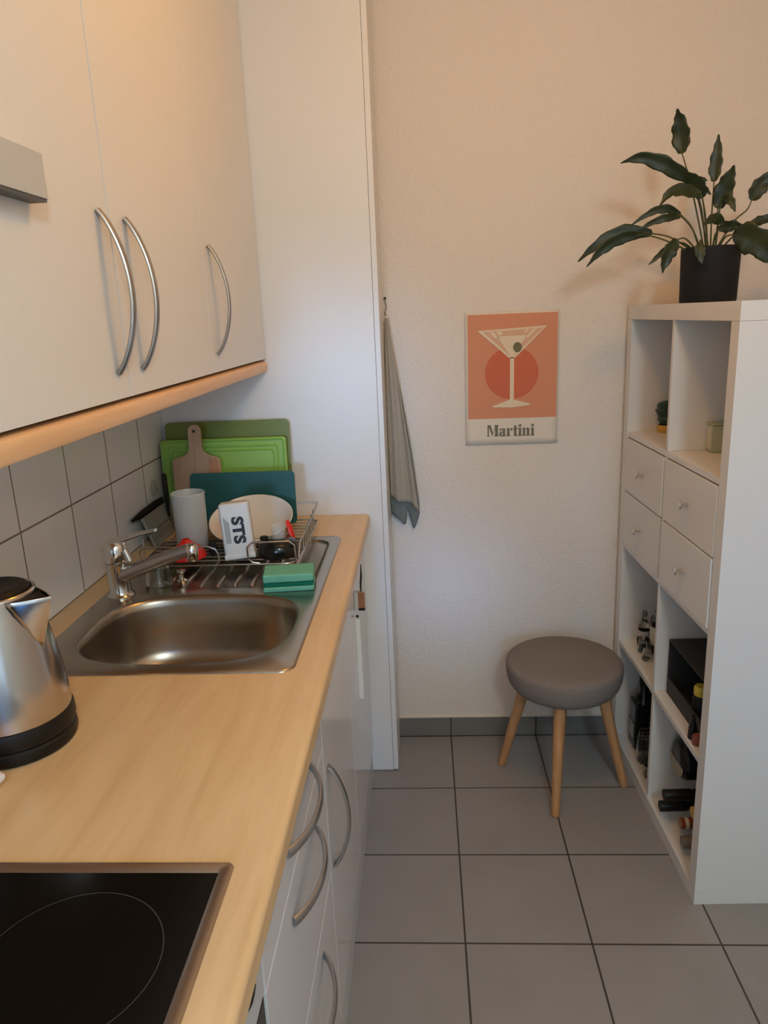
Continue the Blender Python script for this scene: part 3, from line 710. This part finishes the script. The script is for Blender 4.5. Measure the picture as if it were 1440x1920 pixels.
o = b.build('back_layer', M['towel_dark'], t); s_ = o.modifiers.new('thick','SOLIDIFY'); s_.thickness = .003; o['label'] = 'grey-green lower layer'
t2 = thing('wall_hook', 'tiny dark wall hook with a bead loop above the tea towel', 'hook', (-.757,YB,1.525))
b = MB(); b.lathe([(0,0),(.004,0),(.004,.006),(.0025,.012),(0,.013)], 14, mtx=T((-.757,YB-.0004,1.524)) @ RX(PI/2)); b.build('pin', M['groove'], t2)
for k, (dx, z) in enumerate(((.0005,1.514),(.002,1.507),(.0032,1.500),(.0028,1.493),(.001,1.487),(-.0005,1.481),(.001,1.475))):
    b = MB(); b.lathe([(0,-.0024),(.0017,-.0017),(.0024,0),(.0017,.0017),(0,.0024)], 10, mtx=T((-.757+dx,YB-.009-.0035*k,z))); b.build('bead', M['groove'], t2)

# ------------------------------------------------------------------ stool
CXS, CYS = -.232, .545
t = thing('stool', 'round grey upholstered stool with beech legs by the back wall', 'stool', (CXS,CYS,0))
b = MB(); R_ = .179
b.lathe([(0,.316),(.115,.316),(.142,.320),(.160,.331),(.1715,.348),(.177,.368),(R_,.388),(R_,.400),(.1765,.4085),(.171,.414),(.160,.4185),(.13,.423),(.08,.4265),(.04,.428),(0,.4285)], 72, mtx=T((CXS,CYS,0))); b.build('cushion', M['fabric'], t, 60)
for x, y in ((-.418,.608),(-.286,.345),(-.047,.488),(-.196,.742)):
    dx, dy = x-CXS, y-CYS; L_ = math.hypot(dx,dy); ux, uy = dx/L_, dy/L_
    tx_, ty_ = CXS+ux*.118, CYS+uy*.118
    if y > .7: x, y = x, .742
    b = MB(); b.tube([(x,y,.0),(x,y,.0001)] and [(x+ (tx_-x)*k/6, y+(ty_-y)*k/6, .004+.314*k/6) for k in range(7)], [.0125,.0135,.0148,.016,.017,.018,.0185], 20)
    b.lathe([(0,0.0003),(.011,.0003),(.0125,.003),(.0125,.0075),(0,.0075)], 20, mtx=T((x,y,0)))
    b.build('leg', M['beech'], t)

# ------------------------------------------------------------------ shelf unit (2 x 4 cubes) with drawer inserts
PHI = .026
K = thing('shelf_unit', 'tall white cube shelf unit with four drawers standing against the back wall', 'shelf', (0,0,0), PHI)
KM = T((0,0,0)) @ RZ(PHI)
D_, Wd, H_ = .385, .765, 1.47
def kbox(name, x0,x1,y0,y1,z0,z1, m_=None, parent=None, bev=.0012):
    b = MB(); b.box(x0,x1,y0,y1,z0,z1,bev,2,mtx=KM); return b.build(name, m_ or M['shelf'], parent or K)
kbox('bottom_panel', 0, D_, 0, Wd, 0, .040); kbox('top_panel', 0, D_, 0, Wd, 1.430, H_)
kbox('side_panel', 0, D_, 0, .040, .0402, 1.4298); kbox('side_panel', 0, D_, Wd-.040, Wd, .0402, 1.4298)
YM0, YM1 = .376, .391
SHZ = [(.378,.394),(.718,.735),(1.078,1.094)]
rows_ = [(.0402,SHZ[0][0]-.0002),(SHZ[0][1]+.0002,SHZ[1][0]-.0002),(SHZ[1][1]+.0002,SHZ[2][0]-.0002),(SHZ[2][1]+.0002,1.4298)]
for z0, z1 in SHZ: kbox('shelf', .003, D_-.003, .0402, Wd-.0402, z0, z1)
for z0, z1 in rows_: kbox('divider', .003, D_-.003, YM0, YM1, z0, z1)
zmid = .9075
for (y0, y1) in ((.0415,YM0-.001),(YM1+.001,Wd-.0415)):
    kbox('drawer_case', .02, D_-.005, y0+.0005, y1-.0005, rows_[2][0]+.0015, rows_[2][1]-.0015)
    for z0, z1, up in ((rows_[2][0]+.001, zmid-.002, 0), (zmid+.002, rows_[2][1]-.004, 1)):
        out = 0
        yy0, yy1 = y0+.002, y1-.002
        if y0 < .2 and not up: out = -.0025
        d = kbox('drawer', out-.001, .0195, yy0, yy1, z0, z1, bev=.001)
        zk = (z0+z1)/2+(.0 if up else .0); yc = (y0+y1)/2
        b = MB(); b.lathe([(.0045,0),(.0040,.012),(.0045,.014),(.0105,.0165),(.0110,.019),(.0095,.0215),(0,.0222)], 24, mtx=KM @ T((out-.001,yc,zk)) @ RY(-PI/2)); b.build('knob', M['chrome'], d)

# ---- things in the cubes
def kz(row): return rows_[row][0]+.0002
def kp(x, y, z): return KM @ Vector((x,y,z))
# top far cube
t = thing('foil_dish', 'gold yellow crumpled foil holder in the top far cube', 'holder', kp(.105,.6865,kz(3)), PHI)
b = MB(); P_ = []
b.lathe([(0,0),(.022,0),(.025,.006),(.026,.014),(.0255,.022),(.024,.022),(.021,.010),(0,.008)], 28, mtx=KM @ T((.105,.6865,kz(3)))); 
for v_ in b.bm.verts: v_.co.x += random.uniform(-.002,.002); v_.co.y += random.uniform(-.002,.002)
b.build('body', M['gold'], t)
t = thing('green_glass', 'dark green rippled glass sitting on the yellow foil in the top far cube', 'glass', kp(.105,.6865,kz(3)+.023), PHI)
b = MB(); b.lathe([(0,0),(.018,0),(.022,.008),(.027,.018),(.025,.024),(.030,.034),(.0345,.044),(.029,.050),(.031,.058),(.025,.066),(.012,.072),(0,.073)], 30, mtx=KM @ T((.105,.6865,kz(3)+.0225)))
b.build('body', M['glass_green'], t, 25)
# top near cube
t = thing('tea_tin', 'pale green tin with an ivory label in the top near cube', 'tin', kp(.125,.325,kz(3)), PHI-.25)
tm = T(kp(.129,.352,kz(3))) @ RZ(PHI-.04)
b = MB(); b.box(-.030,.030,-.0215,.0215,0,.070,.003,2,mtx=tm); b.build('body', M['tin'], t)
b = MB(); b.box(-.0306,-.0299,-.0165,.0165,.008,.064,mtx=tm); b.build('label_panel', M['tinlabel'], t)
b = MB(); b.box(-.0305,.0305,-.0220,.0220,.0703,.0745,.0015,2,mtx=tm); b.build('lid', M['tin'], t)
tm = T(kp(.215,.325,kz(3))) @ RZ(PHI)
b = MB(); b.box(-.03,.03,-.03,.035,0,.094,.003,2,mtx=tm); tag(b.build('grey_carton', M['boxgrey']), 'plain grey carton behind the pale green tin', 'carton')
# third row, far cube: small bottles
def bottle(name, label, x, y, row, h, r, glass, cap, labelm=None, group=None, capr=.45):
    t = thing(name, label, 'bottle', kp(x,y,kz(row)), PHI)
    mt = KM @ T((x,y,kz(row)))
    b = MB(); b.lathe([(0,0),(r*.92,0),(r,.004),(r,h*.55),(r*.95,h*.62),(r*.6,h*.72),(r*.36,h*.78),(r*.34,h*.90),(0,h*.90)], 28, mtx=mt); b.build('body', glass, t)
    b = MB(); b.lathe([(r*capr,h*.87),(r*capr,h*.99),(r*.4,h),(0,h)], 20, mtx=mt, cap0=True); b.build('cap', cap, t)
    if labelm:
        b = MB(); b.lathe([(r*1.01,h*.14),(r*1.015,h*.15),(r*1.015,h*.48),(r*1.01,h*.49)], 28, mtx=mt, cap0=False, cap1=False); b.build('label_band', labelm, t)
    return t
bottle('gin_bottle', 'taller clear bottle with a black cap in the third-row far cube', .100, .625, 1, .185, .030, M['glass'], M['black'], M['tinlabel'])
bottle('mini_bottle', 'short clear bottle with a white and black label, left of the taller capped bottle', .062, .662, 1, .125, .018, M['glass'], M['smoke'], M['greyprint'])
for lab, x, y in (('small clear shot glass at the front of the third-row far cube', .050, .630), ('small clear shot glass nearest the divider in the third-row far cube', .045, .572)):
    t = thing('shot_glass', lab, 'glass', kp(x,y,kz(1)), PHI, 'shot glasses in the third-row cube')
    b = MB(); b.lathe([(0,0),(.014,0),(.016,.004),(.0195,.045),(.0185,.046),(.015,.008),(0,.007)], 24, mtx=KM @ T((x,y,kz(1)+.0002))); b.build('body', M['glass'], t, 50)
# third row, near cube: black open box with a yellow capped thing
t = thing('black_box', 'black open-fronted box in the third-row near cube', 'box', kp(.12,.21,kz(1)), PHI)
x0, x1, y0, y1, z0, z1 = .035, .255, .062, .366, kz(1)+.0003, kz(1)+.165
for nm, bb in (('bottom_board',(x0,x1,y0,y1,z0,z0+.004)),('back_board',(x1-.004,x1,y0,y1,z0+.0042,z1-.0042)),('end_board',(x0,x1-.0042,y1-.004,y1,z0+.0042,z1-.0042)),('end_board',(x0,x1-.0042,y0,y0+.004,z0+.0042,z1-.0042)),('top_board',(x0,x1,y0,y1,z1-.004,z1)),('front_lip',(x0,x0+.004,y0+.0042,y1-.0042,z0+.0042,z0+.050))):
    kbox(nm, *bb, M['boxblack'], t, .0008)
b = MB(); b.lathe([(0,0),(.020,0),(.020,.07),(.016,.078),(0,.079)], 24, mtx=KM @ T((.062,.196,z0+.0045))); tag(b.build('black_jar', M['black']), 'black jar standing inside the black open box', 'jar')
b = MB(); b.lathe([(0,0),(.017,0),(.018,.004),(.018,.020),(.015,.026),(0,.027)], 28, mtx=KM @ T((.062,.196,z0+.0840)))
tag(b.build('yellow_lid', M['yellow']), 'round yellow lid on the dark jar inside the black box', 'lid')
b = MB(); b.lathe([(0,0),(.011,0),(.012,.004),(.010,.035),(.005,.05),(.004,.065),(0,.066)], 20, mtx=KM @ T((.019,.128,kz(1)+.0003))); tag(b.build('dark_vial', M['blackgloss']), 'tiny dark bottle at the shelf edge in front of the black box', 'bottle')
b = MB(); b.lathe([(0,0),(.010,0),(.011,.004),(.011,.022),(.008,.028),(0,.029)], 20, mtx=KM @ T((.019,.100,kz(1)+.0003))); tag(b.build('red_jar', M['redbrown']), 'small red-brown jar at the shelf edge nearest the camera', 'jar')
# bottom far cube
t = thing('spirit_bottle', 'square black spirit bottle with white label script in the bottom far cube', 'bottle', kp(.10,.66,kz(0)), PHI)
tm = KM @ T((.072,.655,kz(0)+.0003))
b = MB(); b.box(-.036,.036,-.036,.036,0,.165,.008,3,mtx=tm); b.lathe([(.034,.164),(.026,.185),(.015,.20),(.014,.235),(0,.235)], 28, mtx=tm, cap0=False); bo = b.build('body', M['glass_dark'], t)
b = MB(); b.lathe([(.017,.222),(.017,.255),(.015,.258),(0,.258)], 24, mtx=tm); b.build('cap', M['black'], t)
b = MB(); b.box(-.0368,-.0361,-.030,.030,.030,.095,mtx=tm); b.box(-.030,.030,-.0368,-.0361,.030,.095,mtx=tm); lb = b.build('label_panel', M['blackgloss'], bo)
b = MB()
for k in range(4):
    zz = .042+k*.013; wv = [(-.0374, -.022+.044*j/10, zz+.004*math.sin(j*2.1+k*2)) for j in range(11)]
    b.tube([tm @ Vector(p) for p in wv], .0009, 6); wv = [(-.022+.044*j/10, -.0374, zz+.004*math.sin(j*2.1+k*2)) for j in range(11)]; b.tube([tm @ Vector(p) for p in wv], .0009, 6)
b.build('label_scroll', M['tinlabel'], lb)
bottle('liqueur_bottle', 'dark brown bottle with grey bands beside the square black bottle', .135, .585, 0, .29, .036, M['glass_dark'], M['black'], M['smoke'])
t = thing('glass_jar', 'clear glass jar in front of the bottles in the bottom far cube', 'jar', kp(.06,.56,kz(0)), PHI)
b = MB(); b.lathe([(0,0),(.030,0),(.034,.006),(.036,.04),(.033,.085),(.028,.110),(.0265,.110),(.031,.084),(.0335,.04),(.031,.008),(0,.006)], 32, mtx=KM @ T((.060,.558,kz(0)+.0003))); b.build('body', M['glass'], t, 50)
t = thing('tumbler', 'low clear tumbler at the edge of the bottom far cube beside the divider', 'glass', kp(.05,.48,kz(0)), PHI)
b = MB(); b.lathe([(0,0),(.024,0),(.026,.004),(.030,.045),(.0285,.045),(.0245,.008),(0,.007)], 28, mtx=KM @ T((.048,.478,kz(0)+.0003))); b.build('body', M['glass'], t, 50)
# bottom near cube: bottles lying with their necks towards the room
def lying(name, label, y, z, r, L_, x0, glass, neckm, neck_r=.014, labelm=None, stripes=False):
    t = thing(name, label, 'bottle', kp(x0+L_/2,y,kz(0)+z-r), PHI, 'wine bottles lying in the bottom cube')
    mt = KM @ T((x0,y,kz(0)+z)) @ RY(PI/2)
    b = MB(); b.lathe([(0,.004),(neck_r*.85,.004),(neck_r*.85,L_*.27),(neck_r*1.05,L_*.30),(r*.75,L_*.37),(r,L_*.44),(r,L_*.98),(r*.9,L_),(0,L_)], 32, mtx=mt); b.build('body', glass, t)
    b = MB(); b.lathe([(0,0),(neck_r*.95,0),(neck_r,.003),(neck_r,L_*.24),(neck_r*.87,L_*.245)], 28, mtx=mt); b.build('capsule', neckm, t)
    if stripes:
        for q_ in (.012,.034,.056):
            b = MB(); b.lathe([(neck_r*1.01,q_),(neck_r*1.03,q_+.001),(neck_r*1.03,q_+.009),(neck_r*1.01,q_+.010)], 28, mtx=mt, cap0=False, cap1=False); b.build('neck_stripe', M['tinlabel'], t)
    if labelm:
        b = MB(); b.lathe([(r*1.008,L_*.52),(r*1.012,L_*.525),(r*1.012,L_*.88),(r*1.008,L_*.885)], 32, mtx=mt, cap0=False, cap1=False); b.build('label_band', labelm, t)
    return t
lying('wine_bottle', 'dark wine bottle on its side, the lower of the two long black necks', .284, .037, .0365, .31, .006, M['glass_dark'], M['black'], .0155)
lying('wine_bottle', 'wine bottle with an amber and white striped neck lying in the bottom near cube', .2085, .037, .0365, .30, .036, M['glass_dark'], M['amber'], .0150, stripes=True)
lying('wine_bottle', 'pale grey bottle lying lowest in the pile, nearest the side panel', .133, .037, .0365, .31, .014, M['smoke'], M['smoke'], .0170)
lying('wine_bottle', 'dark wine bottle on its side, the upper of the two long black necks', .246, .1015, .0365, .31, .001, M['glass_dark'], M['black'], .0155)
lying('wine_bottle', 'dark wine bottle with a gold neck, partly hidden by the side panel', .1705, .1015, .0365, .30, .050, M['glass_dark'], M['gold'], .0145)
t = thing('round_flask', 'big round black flask with a beige label lying on top of the bottle pile', 'bottle', kp(.16,.315,kz(0)+.11), PHI)
mt = KM @ T((.058,.3145,kz(0)+.1705)) @ RY(PI/2)
b = MB(); b.lathe([(0,0),(.040,0),(.052,.004),(.0595,.014),(.0595,.17),(.055,.19),(.02,.215),(.018,.25),(0,.25)], 40, mtx=mt); b.build('body', M['blackgloss'], t)
b = MB(); hp_ = [(-.052*math.sin(a), -.052*math.cos(a)) for a in [(-1.5+3.0*k/20) for k in range(21)]]
b.prism([(py, px) for px, py in [(x_, y_) for x_, y_ in hp_]], .0012, KM @ T((.0575,.3145,kz(0)+.1705)) @ basis((0,0,0),(0,0,1),(0,1,0),(-1,0,0))); b.build('label_panel', M['label_beige'], t)
# ------------------------------------------------------------------ plant
PX, PY = .097, .45
PB = kp(0,0,1.47).z + .0002
t = thing('potted_plant', 'leafy dark green houseplant in a charcoal pot on top of the shelf unit', 'plant', (PX,PY,PB))
b = MB(); b.lathe([(0,0),(.0665,0),(.069,.003),(.0715,.128),(.0715,.133),(.070,.135),(.067,.133),(.066,.115),(0,.115)], 56, mtx=T((PX,PY,PB))); b.build('pot', M['darkpot'], t, 40)
b = MB(); b.lathe([(.0655,.1152),(.05,.122),(.02,.126),(0,.1265)], 40, mtx=T((PX,PY,PB)), cap0=True); b.build('soil', M['soil'], t)
LEAVES=[([(0.018,0.47,1.832),(0.013,0.47,1.868),(0.006,0.465,1.902),(-0.003,0.46,1.933)],0.0456,[(0.079,0.45,1.616),(0.055,0.46,1.707),(0.031,0.47,1.796),(0.018,0.47,1.832)]),([(0.035,0.43,1.756),(-0.013,0.42,1.786),(-0.058,0.42,1.809),(-0.1,0.43,1.821),(-0.139,0.45,1.814)],0.0398,[(0.084,0.45,1.616),(0.063,0.44,1.698),(0.035,0.43,1.756)]),([(0.046,0.4,1.725),(0.014,0.39,1.735),(-0.03,0.38,1.733),(-0.059,0.38,1.701)],0.0325,[(0.082,0.44,1.615),(0.067,0.42,1.678),(0.046,0.4,1.725)]),([(0.007,0.42,1.683),(-0.032,0.41,1.698),(-0.072,0.41,1.69),(-0.113,0.42,1.665)],0.0216,[(0.063,0.44,1.616),(0.04,0.43,1.651),(0.007,0.42,1.683)]),([(0.004,0.41,1.679),(-0.027,0.4,1.677),(-0.061,0.4,1.669),(-0.101,0.4,1.651)],0.0216,[(0.066,0.44,1.615),(0.038,0.42,1.647),(0.004,0.41,1.679)]),([(-0.057,0.43,1.643),(-0.124,0.43,1.651),(-0.184,0.44,1.629),(-0.237,0.46,1.585)],0.0373,[(0.053,0.44,1.606),(-0.008,0.43,1.63),(-0.057,0.43,1.643)]),([(-0.081,0.42,1.641),(-0.136,0.42,1.635),(-0.179,0.43,1.611),(-0.218,0.44,1.571)],0.0302,[(0.046,0.44,1.605),(-0.021,0.43,1.624),(-0.081,0.42,1.641)]),([(-0.003,0.4,1.624),(-0.021,0.39,1.601),(-0.033,0.39,1.575),(-0.04,0.39,1.545)],0.035,[(0.053,0.43,1.602),(0.021,0.41,1.624),(-0.003,0.4,1.624)]),([(-0.01,0.42,1.619),(-0.03,0.42,1.6),(-0.05,0.42,1.582),(-0.066,0.42,1.568)],0.0149,[(0.058,0.45,1.605),(0.025,0.43,1.615),(-0.01,0.42,1.619)]),([(0.042,0.375,1.613),(0.04,0.365,1.596),(0.042,0.362,1.579),(0.045,0.362,1.561)],0.0269,[(0.069,0.43,1.606),(0.052,0.4,1.618),(0.042,0.375,1.613)]),([(0.097,0.46,1.761),(0.098,0.46,1.797),(0.1,0.46,1.832),(0.101,0.46,1.87)],0.0323,[(0.096,0.45,1.614),(0.097,0.46,1.682),(0.097,0.46,1.761)]),([(0.1,0.43,1.694),(0.106,0.42,1.729),(0.113,0.41,1.759),(0.121,0.4,1.788)],0.0469,[(0.109,0.45,1.613),(0.107,0.44,1.652),(0.1,0.43,1.694)]),([(0.104,0.42,1.712),(0.11,0.4,1.713),(0.118,0.39,1.701),(0.125,0.385,1.68)],0.0241,[(0.11,0.45,1.613),(0.106,0.44,1.662),(0.104,0.42,1.712)]),([(0.193,0.46,1.713),(0.207,0.46,1.739),(0.225,0.46,1.761),(0.25,0.45,1.781)],0.0424,[(0.105,0.45,1.613),(0.149,0.455,1.662),(0.183,0.46,1.691),(0.193,0.46,1.713)]),([(0.104,0.4,1.656),(0.085,0.39,1.667),(0.065,0.38,1.664),(0.047,0.375,1.652)],0.0276,[(0.094,0.44,1.613),(0.096,0.42,1.634),(0.104,0.4,1.656)]),([(0.098,0.41,1.643),(0.114,0.4,1.648),(0.131,0.39,1.649),(0.155,0.385,1.639)],0.0295,[(0.098,0.44,1.611),(0.093,0.42,1.628),(0.098,0.41,1.643)]),([(0.122,0.38,1.627),(0.151,0.36,1.616),(0.189,0.35,1.588),(0.228,0.345,1.537)],0.0734,[(0.105,0.43,1.608),(0.11,0.4,1.622),(0.122,0.38,1.627)]),([(0.185,0.44,1.653),(0.208,0.44,1.662),(0.232,0.44,1.667),(0.263,0.44,1.665)],0.0247,[(0.116,0.45,1.609),(0.151,0.445,1.631),(0.185,0.44,1.653)]),([(0.057,0.42,1.72),(0.041,0.41,1.74),(0.022,0.4,1.762),(0.008,0.39,1.775)],0.0449,[(0.088,0.45,1.614),(0.077,0.44,1.664),(0.057,0.42,1.72)]),([(0.041,0.45,1.762),(0.053,0.45,1.766),(0.068,0.46,1.768),(0.081,0.46,1.765)],0.0148,[(0.093,0.46,1.615),(0.066,0.455,1.699),(0.041,0.45,1.762)]),([(0.057,0.44,1.75),(0.065,0.43,1.742),(0.072,0.43,1.735),(0.081,0.43,1.728)],0.014,[(0.091,0.45,1.614),(0.073,0.45,1.698),(0.057,0.44,1.75)])]
def crv(P, n):
    S_ = smoothpath(P, 8); m_ = len(S_)-1
    return [S_[min(int(round(k*m_/n)),m_)] for k in range(n+1)]
CAMP = Vector((-.644,-1.577,1.469))
for i, (path, wd, pet) in enumerate(LEAVES):
    N = 18; sp_ = crv(path, N); P = []
    rnd = random.Random(i*13+5)
    ph = rnd.uniform(0,6); rollang = rnd.uniform(-.5,.5)
    for k, p in enumerate(sp_):
        tt_ = k/N
        d_ = (sp_[min(k+1,N)]-sp_[max(k-1,0)]).normalized()
        side = d_.cross((CAMP-p).normalized()).normalized(); nrm = side.cross(d_).normalized()
        side = (side*math.cos(rollang)+nrm*math.sin(rollang)).normalized(); nrm = side.cross(d_).normalized()
        if nrm.z < -.2: pass
        hw = wd/2/max(.8,math.cos(rollang))*(math.sin(PI*min(1,tt_**.75*1.0))**.8)*(1-.15*tt_)
        if tt_ > .8: hw = min(hw, wd/2*(1-tt_)*2.0+.0006)
        hw = max(hw,.0006)
        row = []
        for j in range(9):
            s2 = -1+j/4
            ruff = .10*wd*abs(s2)**2*math.sin(tt_*17+ph+(1.5 if s2 > 0 else 0))
            edge = 1+.10*math.sin(tt_*23+ph*2+(2 if s2 > 0 else 0))*abs(s2)
            row.append(p + side*hw*s2*edge + nrm*(-.22*hw*(1-abs(s2))*1.0 + ruff*.6))
        P.append(row)
    b = MB(); b.grid(P); lf = b.build('leaf', M['leaf'], t, 60)
    s_ = lf.modifiers.new('thick','SOLIDIFY'); s_.thickness = .0008; s_.offset = 0
    pp = [Vector(p) for p in pet]; pp[0] = Vector((PX+(pp[0].x-PX)*.8, PY+(pp[0].y-PY), PB+.118))
    pp = pp+[Vector(path[1])*.35+Vector(path[0])*.65]
    pth = smoothpath(pp, 6)
    b = MB(); b.tube(pth, [.0024-.0012*k/(len(pth)-1) for k in range(len(pth))], 8); b.build('stem', M['stem'], lf)

# ------------------------------------------------------------------ light, sky and camera
def light(name, kind, loc, energy, col, **kw):
    d = bpy.data.lights.new(name, kind); d.energy = energy; d.color = col
    for k, v_ in kw.items(): setattr(d, k, v_)
    o = bpy.data.objects.new(name, d); COL.objects.link(o); o.location = loc; return o
light('ceiling_lamp_and_fill', 'POINT', (-.42,-.40,2.36), LAMP1, LC1, shadow_soft_size=.035)
light('ceiling_lamp_and_fill', 'POINT', (-.22,-2.45,2.30), FILL, FILLC, shadow_soft_size=.12)  # added cool fill point, standing in for daylight from the room behind
o = light('window_daylight', 'AREA', ((WX0+WX1)/2,YF+.004,(WZ0+WZ1)/2), WIN, WINC, shape='RECTANGLE', size=WX1-WX0-.1, size_y=WZ1-WZ0-.1)
o.rotation_euler = (PI/2,0,0)
def beam(loc, to, energy, col, deg):  # added spot at the window wall, aimed to cool and lighten one patch
    o = light('added_spot', 'SPOT', loc, energy, col, spot_size=math.radians(deg), spot_blend=1.0, shadow_soft_size=.22)
    o.rotation_euler = (Vector(to)-Vector(loc)).to_track_quat('-Z','Y').to_euler(); return o
beam((-.72,YF+.03,1.55), (-.60,YB,.58), BEAM1, BC1, 7.5)
beam((-1.05,YF+.03,1.35), (-.92,YP,1.20), BEAM2, BC2, 13)
beam((-.45,YF+.03,1.9), (-.86,-1.30,ZC), BEAM4, BC4, 15)
beam((.25,YF+.03,1.30), (.34,0,.80), BEAM3, BC3, 27)
w = bpy.data.worlds.new('world'); sc.world = w; w.use_nodes = True
bg = w.node_tree.nodes['Background']; bg.inputs['Color'].default_value = (.75,.85,1,1); bg.inputs['Strength'].default_value = SKY
cd = bpy.data.cameras.new('camera'); cam = bpy.data.objects.new('camera', cd); COL.objects.link(cam)
cd.sensor_fit = 'VERTICAL'; cd.sensor_height = 36; cd.lens = 1379.02/1920*36; cd.clip_start = .02
RM = Matrix(((0.997873,0.027915,0.058904),(0.049716,0.258504,-0.96473),(-0.042157,0.965607,0.256567)))
cam.matrix_world = Matrix.Translation((-0.64405,-1.57681,1.46946)) @ RM.to_4x4()
sc.camera = cam
vs = sc.view_settings; vs.view_transform = 'Standard'; vs.look = 'None'; vs.gamma = 1; vs.use_curve_mapping = False; vs.exposure = EXPO
sc.cycles.use_denoising = True
sc.cycles.max_bounces = 10; sc.cycles.diffuse_bounces = 5; sc.cycles.glossy_bounces = 5; sc.cycles.transmission_bounces = 8
sc.cycles.caustics_reflective = False; sc.cycles.caustics_refractive = False; sc.cycles.sample_clamp_indirect = 4
